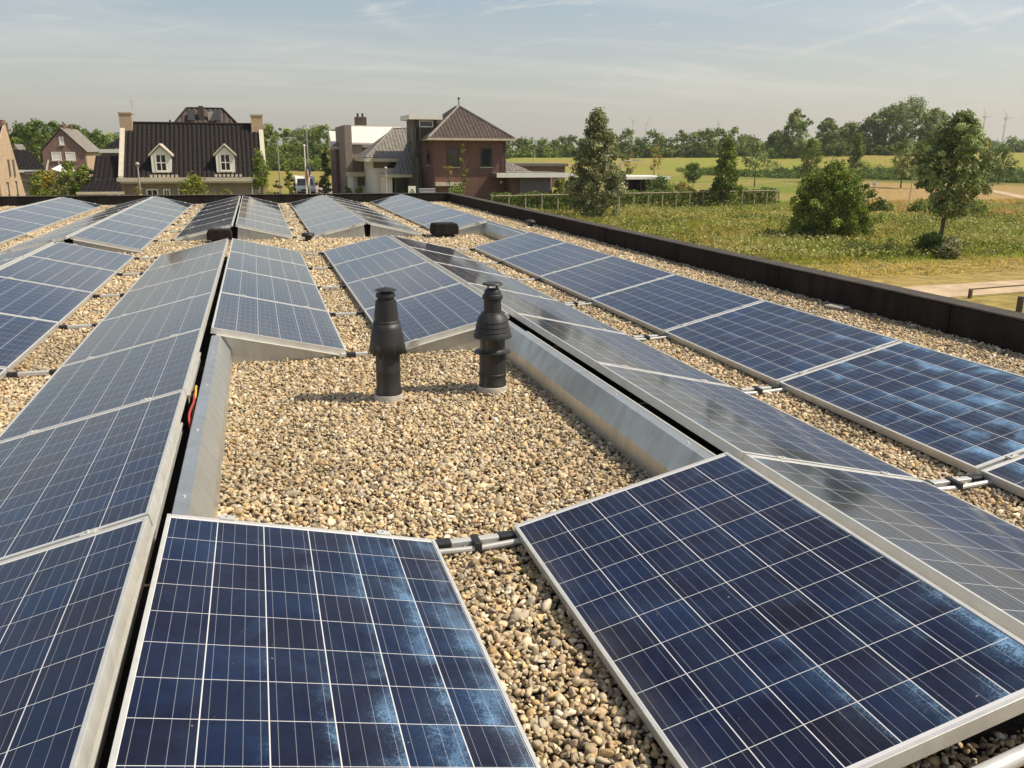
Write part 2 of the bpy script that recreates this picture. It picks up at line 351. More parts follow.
# ------------------------------------------------------------------ mesh helpers
def finish(o, parent=None):
    COL.objects.link(o)
    if parent is not None:
        o.parent = parent
    return o
def origin_of(parent):
    v = Vector((0, 0, 0)); q = parent
    while q is not None:
        v += q.location; q = q.parent
    return v
class MB:
    """collects geometry in world coordinates; build() links it as one mesh object"""
    def __init__(s): s.v = []; s.f = []; s.sm = []
    def quad(s, *pts):
        n = len(s.v); s.v += [tuple(p) for p in pts]; s.f.append(tuple(range(n, n+len(pts)))); s.sm.append(False); return s
    def box(s, a, b, rot=0.0, c=None):
        x0, y0, z0 = [min(p, q) for p, q in zip(a, b)]; x1, y1, z1 = [max(p, q) for p, q in zip(a, b)]
        P = [(x0,y0,z0),(x1,y0,z0),(x1,y1,z0),(x0,y1,z0),(x0,y0,z1),(x1,y0,z1),(x1,y1,z1),(x0,y1,z1)]
        if rot:
            cx, cy = c or ((x0+x1)/2, (y0+y1)/2); co, si = math.cos(rot), math.sin(rot)
            P = [(cx+(x-cx)*co-(y-cy)*si, cy+(x-cx)*si+(y-cy)*co, z) for x, y, z in P]
        n = len(s.v); s.v += P
        for f in ((0,3,2,1),(4,5,6,7),(0,1,5,4),(1,2,6,5),(2,3,7,6),(3,0,4,7)):
            s.f.append(tuple(n+i for i in f)); s.sm.append(False)
        return s
    def prism(s, pts, d):
        """polygon pts extruded by vector d"""
        n = len(s.v); k = len(pts); d = Vector(d)
        s.v += [tuple(p) for p in pts] + [tuple(Vector(p)+d) for p in pts]
        s.f.append(tuple(range(n, n+k))); s.f.append(tuple(range(n+2*k-1, n+k-1, -1))); s.sm += [False, False]
        for i in range(k):
            j = (i+1) % k; s.f.append((n+j, n+i, n+k+i, n+k+j)); s.sm.append(False)
        return s
    def tube(s, pts, rad, seg=8, cap=True):
        pts = [Vector(p) for p in pts]; k = len(pts)
        rad = rad if isinstance(rad, (list, tuple)) else [rad]*k
        n = len(s.v); prev = None
        for i, p in enumerate(pts):
            t = (pts[min(i+1, k-1)]-pts[max(i-1, 0)]).normalized()
            a = Vector((0, 0, 1)) if abs(t.z) < 0.9 else Vector((1, 0, 0))
            u = t.cross(a).normalized() if prev is None else (prev - t*prev.dot(t)).normalized()
            prev = u; w = t.cross(u)
            for j in range(seg):
                g = 2*math.pi*j/seg
                s.v.append(tuple(p + u*math.cos(g)*rad[i] + w*math.sin(g)*rad[i]))
        for i in range(k-1):
            for j in range(seg):
                a, b = n+i*seg+j, n+i*seg+(j+1) % seg
                s.f.append((a, b, b+seg, a+seg)); s.sm.append(True)
        if cap:
            s.f.append(tuple(n+j for j in range(seg-1, -1, -1))); s.f.append(tuple(n+(k-1)*seg+j for j in range(seg))); s.sm += [False, False]
        return s
    def lathe(s, c, prof, seg=40):
        n = len(s.v); k = len(prof)
        for r, z in prof:
            for j in range(seg):
                g = 2*math.pi*j/seg; s.v.append((c[0]+r*math.cos(g), c[1]+r*math.sin(g), c[2]+z))
        for i in range(k-1):
            for j in range(seg):
                a, b = n+i*seg+j, n+i*seg+(j+1) % seg
                s.f.append((a, b, b+seg, a+seg)); s.sm.append(True)
        s.f.append(tuple(n+(k-1)*seg+j for j in range(seg))); s.sm.append(False)
        return s
    def build(s, name, mat, parent=None, bevel=0.0, loc=None):
        o0 = origin_of(parent) if parent is not None else Vector(loc or (0, 0, 0))
        me = bpy.data.meshes.new(name)
        me.from_pydata([tuple(Vector(v)-o0) for v in s.v], [], s.f)
        me.polygons.foreach_set('use_smooth', s.sm)
        me.materials.append(M[mat]); me.update()
        o = bpy.data.objects.new(name, me)
        if parent is None and loc is not None: o.location = loc
        finish(o, parent)
        if any(s.sm):
            try: me.set_sharp_from_angle(angle=R(35))
            except Exception: pass
        if bevel:
            b = o.modifiers.new('bevel', 'BEVEL'); b.width = bevel; b.segments = 2; b.limit_method = 'ANGLE'
        return o
def np_mesh(name, V, Fc, mat, col=None, parent=None, smooth=False, loc=None):
    V = np.asarray(V, np.float32); Fc = np.asarray(Fc, np.int32)
    o0 = origin_of(parent) if parent is not None else Vector(loc or (0, 0, 0))
    V = V - np.array(o0, np.float32)
    me = bpy.data.meshes.new(name); k = Fc.shape[1]
    me.vertices.add(len(V)); me.vertices.foreach_set('co', V.ravel())
    me.loops.add(Fc.size); me.loops.foreach_set('vertex_index', Fc.ravel())
    me.polygons.add(len(Fc)); me.polygons.foreach_set('loop_start', np.arange(0, Fc.size, k, dtype=np.int32))
    me.polygons.foreach_set('loop_total', np.full(len(Fc), k, np.int32))
    me.polygons.foreach_set('use_smooth', np.full(len(Fc), smooth, bool))
    if col is not None:
        a = me.color_attributes.new('Col', 'FLOAT_COLOR', 'POINT')
        C4 = np.ones((len(V), 4), np.float32); C4[:, :3] = col
        a.data.foreach_set('color', C4.ravel())
    me.materials.append(M[mat]); me.update(calc_edges=True)
    o = bpy.data.objects.new(name, me)
    if parent is None and loc is not None: o.location = loc
    return finish(o, parent)
def thing(name, label, cat, loc=(0, 0, 0), group=None, rot=(0, 0, 0)):
    o = bpy.data.objects.new(name, None); o.empty_display_size = 0.2
    COL.objects.link(o); o.location = loc; o.rotation_euler = rot
    o['label'] = label; o['category'] = cat
    if group: o['group'] = group
    return o
def tag(o, label, cat, group=None):
    o['label'] = label; o['category'] = cat
    if group: o['group'] = group
    return o
def setting(o, kind='structure'):
    o['kind'] = kind; return o

# ------------------------------------------------------------------ land
GZ = -3.0
def sstep(a, b, x):
    t = np.clip((x-a)/(b-a), 0, 1); return t*t*(3-2*t)
def land_h(x, y):
    x = np.asarray(x, float); y = np.asarray(y, float)
    r = np.hypot(x, y); b = np.degrees(np.arctan2(x, y))
    amp = np.interp(b, [-180, 12, 17, 26, 34, 38, 44, 52, 60, 90, 180], [0, 0, 2.6, 3.2, 3.3, 4.6, 5.2, 4.4, 3.6, 2, 0])
    rise = amp*sstep(155, 262, r)
    und = 0.35*np.sin(x*0.055+1.3)*np.sin(y*0.043)*sstep(60, 140, r)
    ditch = -0.5*np.exp(-((r-182)/12.0)**2)*sstep(28, 34, b)
    return GZ + rise + und + ditch
def ground_at(px, r):
    b = bearing(px); x, y = r*math.sin(b), r*math.cos(b)
    return Vector((x, y, float(land_h(x, y))))
def height_to(px, py, r):
    """height above ground of something standing r metres off whose top shows at (px, py)"""
    d = direction(px, py); t = r/math.hypot(d.x, d.y)
    return EYE + d.z*t - ground_at(px, r).z
rng = np.random.default_rng(11)
def vnoise(x, y, sc, seed):
    g = np.random.default_rng(seed).random((64, 64))
    xs, ys = x/sc, y/sc; xi, yi = np.floor(xs).astype(int), np.floor(ys).astype(int)
    fx, fy = xs-xi, ys-yi; fx = fx*fx*(3-2*fx); fy = fy*fy*(3-2*fy)
    q = lambda a, b: g[a % 64, b % 64]
    return (q(xi, yi)*(1-fx)+q(xi+1, yi)*fx)*(1-fy)+(q(xi, yi+1)*(1-fx)+q(xi+1, yi+1)*fx)*fy
GREEN = np.array((0.150, 0.185, 0.028)); STRAW = np.array((0.30, 0.22, 0.075)); DRY = np.array((0.34, 0.22, 0.095))
LAWN = np.array((0.235, 0.240, 0.045)); DARKG = np.array((0.045, 0.066, 0.014))
def land_col(x, y):
    r = np.hypot(x, y); b = np.degrees(np.arctan2(x, y))
    n1 = vnoise(x, y, 9.0, 1)*0.6+vnoise(x, y, 3.1, 2)*0.4
    n2 = vnoise(x, y, 26.0, 3)*0.6+vnoise(x, y, 2.0, 4)*0.4
    mixv = lambda A, B, t: A*(1-t)[:, None]+B*t[:, None]
    c = mixv(np.tile(GREEN, (len(x), 1)), np.tile(STRAW, (len(x), 1)), sstep(0.3, 0.7, n1)*0.75)
    # mown strip beside the sandy path
    c = mixv(c, np.tile(STRAW*1.05, (len(x), 1)), sstep(31.5, 29.5, y)*0.85*(x > 0))
    # dry band before the hedge and out on the right, then the bare tan field
    c = mixv(c, np.tile(DRY, (len(x), 1)), np.exp(-((y-56-0.05*(x-30))/4.2)**2)*0.75*sstep(12, 20, x))
    fld = sstep(64, 74, r)*sstep(166, 156, r)*sstep(35, 38.5, b+3*(n2-.5))
    c = mixv(c, np.tile(DRY*1.03, (len(x), 1)), fld*0.85)
    dry2 = np.exp(-((r-103)/9)**2)*sstep(26.0, 28.0, b)*sstep(34, 31, b)
    c = mixv(c, np.tile(DRY, (len(x), 1)), dry2*0.8)
    hed = np.exp(-((y-63.2-0.17*(x-20))/2.0)**2)*(x > 10)*(x < 48)
    c = mixv(c, np.tile(GREEN*0.9, (len(x), 1)), hed*0.8)
    up = sstep(166, 186, r)*(b > 13)
    c = mixv(c, mixv(np.tile(LAWN, (len(x), 1)), np.tile(STRAW*1.0, (len(x), 1)), sstep(0.4, 0.75, n2)), up)
    dk = np.exp(-((r-(182+16*(n2-.5)))/13)**2)*sstep(29, 33, b)
    c = mixv(c, np.tile(DARKG, (len(x), 1)), dk*0.9)
    lft = sstep(14, 11, b)*sstep(95, 110, r)
    c = mixv(c, np.tile(np.array((0.27, 0.215, 0.055)), (len(x), 1)), lft*0.8)
    return c
ang = np.concatenate([np.arange(-180, -24, 5.2), np.arange(-24, 62, 0.3), np.arange(62, 179.9, 5.9)])
rad = np.concatenate([[3.0], np.geomspace(6, 9000, 250)])
A_, R_ = np.meshgrid(np.radians(ang), rad)
gx, gy = (R_*np.sin(A_)).ravel(), (R_*np.cos(A_)).ravel()
gz = land_h(gx, gy)
na, nr = len(ang), len(rad)
i_, j_ = np.meshgrid(np.arange(nr-1), np.arange(na), indexing='ij')
a_ = (i_*na+j_).ravel(); b_ = (i_*na+(j_+1) % na).ravel()
Fg = np.stack([a_, b_, b_+na, a_+na], 1)
Vg = np.stack([gx, gy, gz], 1)
Vg[:na, 2] -= 0.0
ground = setting(np_mesh('ground', Vg, Fg, 'land', land_col(gx, gy), smooth=True))

# sandy path with a mown edge, the far footpath and the village street
def ribbon(name, pts, w, mat, dz, seg=6.0):
    mb = MB(); P = []
    for (x0, y0), (x1, y1) in zip(pts[:-1], pts[1:]):
        n = max(1, int(math.hypot(x1-x0, y1-y0)/seg))
        P += [(x0+(x1-x0)*i/n, y0+(y1-y0)*i/n) for i in range(n)]
    P.append(pts[-1])
    L, Rr = [], []
    for i, (x, y) in enumerate(P):
        a = P[max(i-1, 0)]; b = P[min(i+1, len(P)-1)]
        t = Vector((b[0]-a[0], b[1]-a[1], 0)).normalized(); nrm = Vector((-t.y, t.x, 0))*w/2*(1+0.06*math.sin(i*1.7))
        for lst, sg in ((L, 1), (Rr, -1)):
            q = Vector((x, y, 0))+nrm*sg; lst.append(Vector((q.x, q.y, float(land_h(q.x, q.y))+dz)))
    for i in range(len(P)-1): mb.quad(Rr[i], Rr[i+1], L[i+1], L[i])
    return setting(mb.build(name, mat))
ribbon('sandy_path', [(14, 23.2), (22, 23.5), (27, 23.9), (60, 26.5)], 2.1, 'sandpath', 0.012)
ribbon('footpath', [(64, 54), (72, 64), (81.5, 77), (90, 89), (97, 99)], 1.7, 'sandpath', 0.03, 2.0)
ribbon('mound_path', [(34, 160), (48, 162), (70, 150)], 2.0, 'sandpath', 0.10, 2.0)
ribbon('street', [(-20, 92), (0, 96), (8.5, 92), (20, 90)], 9.0, 'asphalt', 0.012)
ribbon('street', [(6.5, 88), (7.4, 100), (7.8, 125)], 4.0, 'asphalt', 0.016)

# ------------------------------------------------------------------ the building under the panels
X0, X1, Y0, Y1 = -12.0, 5.65, -7.0, 26.2     # inner faces of the parapets
PT = 0.19
bld = thing('flat_roofed_building', 'low flat roofed building carrying gravel and solar panels inside a dark parapet', 'building', (0, 10, GZ))
MB().box((X0-PT, Y0-PT, GZ-0.5), (X1+PT, Y1+PT, -0.12)).build('wall', 'render', bld)
MB().box((X0, Y0, -0.115), (X1, Y1, 0.0)).build('roof_deck', 'deck', bld)
def parapet(x0, y0, x1, y1, alongx):
    mb = MB(); ln = (x1-x0) if alongx else (y1-y0); n = max(1, round(ln/2.6))
    for i in range(n):
        a, b = ln*i/n+0.0025, ln*(i+1)/n-0.0025
        if alongx: mb.box((x0+a, y0, -0.117), (x0+b, y1, 0.272))
        else: mb.box((x0, y0+a, -0.117), (x1, y0+b, 0.272))
    o = mb.build('parapet', 'bitumen', bld, bevel=0.012)
    cp = MB()
    for i in range(n):
        a, b = ln*i/n+0.002, ln*(i+1)/n-0.002
        if alongx: cp.box((x0+a, y0-0.012, 0.2745), (x0+b, y1+0.02, 0.292))
        else: cp.box((x0-0.012, y0+a, 0.2745), (x1+0.02, y0+b, 0.292))
    cp.build('coping', 'coping', o, bevel=0.006)
parapet(X1, Y0, X1+PT, Y1+PT, False)
parapet(X0, Y1, X1-0.03, Y1+PT, True)
parapet(X0-PT, Y0, X0-0.002, Y1, False)

# ------------------------------------------------------------------ solar panels
TILT = math.atan2(0.221, 0.940)
ZR, RG = 0.301, 0.0316
LM = 1.67
RIDGE = {'W': -7.12, 'Y': -4.95, 'Z': -2.6785, 'A': -0.4059, 'B': 1.8655, 'C': 4.1642}
def panel_meshes():
    mb = MB(); t, hgt = 0.013, 0.046
    h = PL/2
    mb.box((0, -h, -hgt), (t, h, 0)); mb.box((PW-t, -h, -hgt), (PW, h, 0))
    mb.box((t+.0003, -h, -hgt), (PW-t-.0003, -h+t, -0.0004)); mb.box((t+.0003, h-t, -hgt), (PW-t-.0003, h, -0.0004))
    mb.box((t, -h+t+.001, -hgt-.0003), (t+0.022, h-t-.001, -hgt+0.002)); mb.box((PW-t-0.022, -h+t+.001, -hgt-.0003), (PW-t, h-t-.001, -hgt+0.002))
    fr = mb.build('frame', 'alu', None, bevel=0.0016)
    sh = MB().box((t-.004, -h+t-.004, -0.0085), (PW-t+.004, h-t+.004, -0.0032)).build('cell_sheet', 'cells')
    cs = []
    for x in (0.2, PW-0.2):
        cl = MB(); cl.box((x-0.03, h+0.0005, -0.03), (x+0.03, h+0.0185, 0.001)); cl.box((x-0.025, h-0.008, 0.0012), (x+0.025, h+0.027, 0.0045))
        cl.tube([(x, h+0.0095, 0.004), (x, h+0.0095, 0.0105)], 0.006, 8)
        cs.append(cl.build('clamp', 'alu'))
    return (fr, sh, *cs)
proto = panel_meshes()
ORD = ['first', 'second', 'third', 'fourth', 'fifth', 'sixth', 'seventh', 'eighth']
first_panel = [True]
def place_panel(row, side, ymid, label, group, clamp=True, dy=0.0):
    x = RIDGE[row] + (RG if side == 'R' else -RG)
    o = thing('solar_panel', label, 'solar panel', (x, ymid+dy, ZR), group,
              (rnd.uniform(-.0012, .0012), TILT+rnd.uniform(-.0015, .0015), 0 if side == 'R' else math.pi))
    for q in proto:
        if q.name.startswith('clamp') and not clamp: continue
        if first_panel[0]: c = q
        else:
            c = q.copy(); COL.objects.link(c)
        c.parent = o
    first_panel[0] = False
    return o
def block(row, side, ystart, idx, rowname, blockname, count_from=0, dy=0.0):
    sd_ = 'right slope' if side == 'R' else 'left slope'
    grp = f'solar panels on the {sd_} of the {rowname}, {blockname}'
    for i in idx:
        lab = f'{ORD[i-count_from]} solar panel back on {sd_} of {rowname}, {blockname}'
        place_panel(row, side, ystart+(i+0.5)*LM, lab, grp, True, dy)
YN = 2.965; YF = 15.50
nA, nB, nC, nZ, nY, nW = ('ridge left of flues', 'ridge right of flues', 'row beside parapet',
                      'second ridge left of flues', 'third ridge left of flues', 'farthest left row')
place_panel('A', 'R', YN-0.5*LM, 'deep blue solar panel with pale glints, in front of the gravel gap, on the left', 'panels in front of the gravel gap')
place_panel('B', 'L', YN-0.5*LM+0.04, 'big deep blue solar panel at the right front corner of the gravel gap', 'panels in front of the gravel gap', clamp=False)
block('A', 'L', YN, range(-1, 6), nA, 'near block', -1)
block('A', 'R', YN, range(2, 6), nA, 'near block', 2)
block('B', 'L', YN, range(2, 6), nB, 'near block', 2)
block('B', 'R', YN, range(-1, 6), nB, 'near block', -1)
block('C', 'L', YN+0.03, range(-1, 6), nC, 'near block', -1)
block('Z', 'R', 6.35, range(-1, 4), nZ, 'near block', -1)
block('Z', 'L', 6.35, range(0, 4), nZ, 'near block', 0)
for row, nm in (('A', nA), ('B', nB)):
    for sd_ in 'LR': block(row, sd_, YF, range(6), nm, 'far block')
block('C', 'L', YF+0.1, range(6), nC, 'far block')
for sd_ in 'LR': block('Z', sd_, 13.82, range(7), nZ, 'far block')
block('Y', 'R', 13.75, range(7), nY, 'far block')
block('Y', 'L', 15.42, range(6), nY, 'far block')
block('W', 'R', 18.6, range(3), nW, 'far block')

# metal wind baffles under the open ridges, and the wedge plates closing the row ends
ZT = ZR-0.054
def baffle(row, side, y0, y1, label, top=0.030):
    x = RIDGE[row]; sg = 1 if side == 'R' else -1
    prof = [(0.034, ZT-0.03), (0.034, ZT), (0.088, ZT), (0.150, 0.125), (0.156, 0.0)]
    t = 0.004
    mb = MB(); P = [Vector((x+sg*a, 0, z)) for a, z in prof]
    Q = [Vector((x+sg*(a-t), 0, z-t*.6)) for a, z in prof]
    poly = P+Q[::-1]
    poly = [Vector((q.x, y0, max(q.z, 0.0))) for q in poly]
    if sg < 0: poly = poly[::-1]
    n = len(poly); d = Vector((0, y1-y0, 0))
    for i in range(n):
        j = (i+1) % n; mb.quad(poly[i], poly[j], poly[j]+d, poly[i]+d)
    o = thing('wind_baffle', label, 'wind baffle', (x+sg*0.1, (y0+y1)/2, 0), 'galvanised wind baffles on open ridges')
    mb.build('sheet', 'zinc', o)
    b = MB(); y = y0+0.25
    while y < y1-0.1:
        b.tube([(x+sg*0.062, y, ZT-0.001), (x+sg*0.062, y, ZT+0.006)], 0.006, 8); y += 0.83
    b.build('bolt', 'alu', o)
baffle('A', 'R', YN+0.02, YN+2*LM-0.02, 'long galvanised metal baffle left of the gravel gap, its face turned to the sun')
baffle('B', 'L', YN+0.06, YN+2*LM-0.02, 'long bluish galvanised metal baffle right of the gravel gap')
baffle('C', 'L', YN+6*LM+0.05, YF+0.05, 'short galvanised baffle filling the far gap in the parapet row')
baffle('C', 'R', 1.4, 25.5, 'long low baffle facing the parapet behind the right hand row')
def wedge(row, side, y, facing, label):
    """closing plate at the end of a slope; facing -1 looks to the camera"""
    x = RIDGE[row]; sg = 1 if side == 'R' else -1
    xr, xl = x+sg*(RG+0.03), x+sg*(RG+0.93)
    zt = lambda q: ZR-0.052-(abs(q-x)-RG)*math.tan(TILT)
    yy = y+facing*(-0.012)
    P = [Vector((x+sg*(0.150 if row in 'AB' and 3 < y < 7 else 0.04), yy, 0.012)), Vector((xl, yy, 0.012)), Vector((xl, yy, max(zt(xl), 0.03))), Vector((xr, yy, zt(xr)))]
    o = thing('end_plate', label, 'end plate', ((xr+xl)/2, yy, 0), 'wedge shaped metal plates closing the row ends')
    MB().prism(P, (0, 0.003, 0)).build('plate', 'zinc', o)
    fl = [Vector((xl, yy-0.001, zt(xl)+0.0035)), Vector((xr, yy-0.001, zt(xr)+0.0035)), Vector((xr, yy-0.001, zt(xr)+0.0065)), Vector((xl, yy-0.001, zt(xl)+0.0065))]
    MB().prism(fl, (0, facing*0.028, 0)).build('flange', 'alu', o)
wedge('A', 'R', YN+2*LM, -1, 'wedge end plate facing the gravel gap left of the flues')
wedge('B', 'L', YN+2*LM, -1, 'wedge end plate facing the gravel gap just behind the two flues')
for row, nm in (('A', 'left of flues'), ('B', 'right of flues'), ('C', 'beside parapet'), ('Z', 'second left of flues')):
    for sd_ in ('L', 'R'):
        if row == 'C' and sd_ == 'R': continue
        yy = YF if row != 'Z' else 13.82
        if row == 'C': yy = YF+0.1
        wedge(row, sd_, yy, -1, f'wedge end plate under {"left" if sd_ == "L" else "right"} slope of far ridge {nm}')
# rail showing beyond the front edge of the big corner panel
o = thing('front_rail', 'rounded aluminium rail along the front edge of the big corner panel', 'rail', (RIDGE['B']-0.5, YN-LM-0.03, 0))
xa, xb = RIDGE['B']-0.03, RIDGE['B']-0.98
MB().tube([(xa, YN-LM-0.035, ZR-0.06), (xb, YN-LM-0.035, ZR-0.06-0.95*math.tan(TILT))], 0.02, 12).build('rail', 'alu', o)

# ridge purlins seen down the open slot, and cables
def purlin(row, y0, y1, label):
    x = RIDGE[row]
    o = tag(MB().box((x-0.026, y0, 0.232), (x-0.014, y1, 0.245)).box((x-0.024, y0, 0.190), (x-0.021, y1, 0.2315)).build('ridge_beam', 'alu', None, loc=(x, (y0+y1)/2, 0)), label, 'beam', 'ridge beams in the slots')
    return o
def mv(o):   # geometry given in world space, object placed at its base
    return o
purlin('A', YN-2.2, YN+1.25, 'aluminium beam in dark slot left of the gravel gap, front piece')
purlin('A', YN+1.75, YN+2.8, 'aluminium beam in dark slot left of the gravel gap, rear piece')
purlin('B', YN+0.1, YN+2.9, 'aluminium beam in dark slot right of the gravel gap')
def cable(pts, mat, label, r=0.004):
    mb = MB(); P = [Vector(p) for p in pts]; Q = []
    for i in range(len(P)-1):
        a, b, c, d = P[max(i-1, 0)], P[i], P[i+1], P[min(i+2, len(P)-1)]
        for k in range(6):
            t = k/6; Q.append(0.5*((2*b)+(c-a)*t+(2*a-5*b+4*c-d)*t*t+(3*b-a-3*c+d)*t**3))
    Q.append(P[-1]); mb.tube(Q, r, 8)
    return tag(mb.build('cable', mat), label, 'cable')
xa = RIDGE['A']
cable([(xa+0.02, 4.25, 0.15), (xa+0.004, 4.35, 0.23), (xa+0.012, 4.62, 0.235), (xa-0.005, 4.9, 0.2), (xa+0.02, 5.05, 0.1)], 'redcable', 'red cable in the dark slot left of the gravel gap', 0.006)
cable([(xa-0.01, 4.6, 0.12), (xa+0.012, 4.75, 0.235), (xa+0.004, 4.95, 0.23), (xa+0.015, 5.1, 0.12)], 'yellowcable', 'short yellow cable in the dark slot left of the gravel gap', 0.006)

# mounting rails lying on the gravel between the rows
GAPS = {'ZA': (RIDGE['Z']+0.93, RIDGE['A']-0.93, 'gap second left of flues'), 'AB': (RIDGE['A']+0.93, RIDGE['B']-0.93, 'gap at the flues'),
        'BC': (RIDGE['B']+0.93, RIDGE['C']-0.93, 'gap next to parapet row'), 'YZ': (RIDGE['Y']+0.93, RIDGE['Z']-0.93, 'gap third left of flues')}
def rail(gap, y, label, tubes=False):
    x0, x1, nm = GAPS[gap]
    o = thing('mounting_rail', label, 'rail', ((x0+x1)/2, y, 0), 'mounting rails lying across the gravel gaps')
    MB().box((x0, y-0.018, 0.028), (x1, y+0.018, 0.056)).build('beam', 'alu', o, bevel=0.004)
    for cxx in (x0+0.075, x1-0.075):
        MB().box((cxx-0.035, y-0.024, 0.0245), (cxx+0.035, y+0.024, 0.0605)).build('clip', 'black_plastic', o, bevel=0.006)
    if tubes:
        MB().tube([(x0, y-0.052, 0.04), ((x0+x1)/2, y-0.052, 0.034), (x1, y-0.052, 0.046)], 0.013, 10).build('conduit', 'steel', o)
        xm = (x0+x1)/2
        MB().box((xm-0.014, y-0.068, 0.022), (xm+0.014, y+0.022, 0.0635)).build('tie', 'black_plastic', o, bevel=0.004)
for gap in ('ZA', 'AB', 'BC'):
    for i in range(0, 7):
        if gap == 'AB' and i == 1: continue
        lab = f'{ORD[i]} metal rail back across {GAPS[gap][2]}, near block'
        rail(gap, YN+i*LM+(0.0 if i else 0.01), lab, tubes=(i == 0 or gap == 'BC' and i < 4))
    for i in range(7):
        rail(gap, YF+i*LM, f'{ORD[i]} metal rail back across {GAPS[gap][2]}, far block')

# ------------------------------------------------------------------ gravel
def ico():
    t = (1+5**.5)/2
    V = np.array([(-1,t,0),(1,t,0),(-1,-t,0),(1,-t,0),(0,-1,t),(0,1,t),(0,-1,-t),(0,1,-t),(t,0,-1),(t,0,1),(-t,0,-1),(-t,0,1)], float)
    V /= np.linalg.norm(V, axis=1)[:, None]
    F_ = np.array([(0,11,5),(0,5,1),(0,1,7),(0,7,10),(0,10,11),(1,5,9),(5,11,4),(11,10,2),(10,7,6),(7,1,8),(3,9,4),(3,4,2),(3,2,6),(3,6,8),(3,8,9),(4,9,5),(2,4,11),(6,2,10),(8,6,7),(9,8,1)])
    return V, F_
def subdiv(V, F_):
    V = list(map(tuple, V)); cache = {}; out = []
    def mid(a, b):
        k = (min(a, b), max(a, b))
        if k not in cache:
            p = (np.array(V[a])+np.array(V[b])); p /= np.linalg.norm(p); V.append(tuple(p)); cache[k] = len(V)-1
        return cache[k]
    for a, b, c in F_:
        x, y, z = mid(a, b), mid(b, c), mid(c, a); out += [(a, x, z), (b, y, x), (c, z, y), (x, y, z)]
    return np.array(V), np.array(out)
I0 = ico(); I1 = subdiv(*I0)
PAL = np.array([(0.591, 0.451, 0.261), (0.537, 0.395, 0.221), (0.628, 0.505, 0.32), (0.461, 0.349, 0.21), (0.666, 0.56, 0.386), (0.507, 0.423, 0.294), (0.387, 0.295, 0.187), (0.611, 0.431, 0.21), (0.759, 0.669, 0.501), (0.424, 0.358, 0.261), (0.545, 0.369, 0.221), (0.332, 0.259, 0.175)])
PALW = np.array([.16,.14,.13,.11,.08,.09,.06,.08,.035,.05,.045,.03]); PALW /= PALW.sum()
def stones(P, size, base, name):
    n = len(P); B, Fb = base; k = len(B)
    nv = 10
    shapes = []
    for s in range(nv):
        g = np.random.default_rng(100+s); d = np.ones(k)
        for _ in range(4):
            ax = g.normal(size=3); ax /= np.linalg.norm(ax); d += 0.13*g.normal()*np.clip(B@ax, -1, 1)**2 + 0.10*g.normal()*(B@ax)
        Q = B*np.clip(d, 0.6, 1.5)[:, None]
        for _ in range(9):
            ax = g.normal(size=3); ax /= np.linalg.norm(ax); cut = g.uniform(0.42, 0.8)
            Q = Q - np.maximum(0, Q@ax-cut)[:, None]*ax[None]
        shapes.append(Q*1.12)
    shapes = np.array(shapes)
    sc = np.stack([rng.uniform(0.95, 1.45, n), rng.uniform(0.75, 1.05, n), rng.uniform(0.42, 0.8, n)], 1)*size[:, None]
    V = shapes[rng.integers(0, nv, n)]*sc[:, None, :]
    q = rng.normal(size=(n, 4)); q[:, 1:3] *= 0.35; q /= np.linalg.norm(q, axis=1)[:, None]
    w, x, y, z = q.T
    Rm = np.empty((n, 3, 3))
    Rm[:,0,0]=1-2*(y*y+z*z); Rm[:,0,1]=2*(x*y-z*w); Rm[:,0,2]=2*(x*z+y*w)
    Rm[:,1,0]=2*(x*y+z*w); Rm[:,1,1]=1-2*(x*x+z*z); Rm[:,1,2]=2*(y*z-x*w)
    Rm[:,2,0]=2*(x*z-y*w); Rm[:,2,1]=2*(y*z+x*w); Rm[:,2,2]=1-2*(x*x+y*y)
    V = np.einsum('nij,nkj->nki', Rm, V)+P[:, None, :]
    col = PAL[rng.choice(len(PAL), n, p=PALW)]*(rng.uniform(0.55, 1.15, n)*(0.82+0.36*vnoise(P[:, 0]+50, P[:, 1]+50, 0.55, 78)))[:, None]
    Fa = (Fb[None]+(np.arange(n)*k)[:, None, None]).reshape(-1, 3)
    return V.reshape(-1, 3), Fa, np.repeat(col, k, axis=0)
def scatter(rects):
    out = []
    for x0, x1, y0, y1 in rects:
        step = 1.0; y = y0
        while y < y1-1e-6:
            ye = min(y+step, y1); d = math.hypot((x0+x1)/2, (y+ye)/2)
            s = min(max(0.0205, 0.0019*d+0.0115), 0.046)
            nx, ny = max(1, int((x1-x0)/s)), max(1, int((ye-y)/s))
            for lay in range(2):
                gx_, gy_ = np.meshgrid(np.arange(nx), np.arange(ny))
                px_ = x0+(gx_.ravel()+rng.random(nx*ny)*1.0)*(x1-x0)/nx; py_ = y+(gy_.ravel()+rng.random(nx*ny)*1.0)*(ye-y)/ny
                sz = s*rng.lognormal(-0.64, 0.30, nx*ny)
                z = (0.002 if lay == 0 else 0.012)+rng.random(nx*ny)*0.014+0.006*vnoise(px_+40, py_+40, 0.35, 77)
                if lay == 1:
                    kp = rng.random(nx*ny) < 0.80; px_, py_, sz, z = px_[kp], py_[kp], sz[kp], z[kp]
                out.append(np.stack([px_, py_, z, sz], 1))
            y = ye
    return np.concatenate(out)
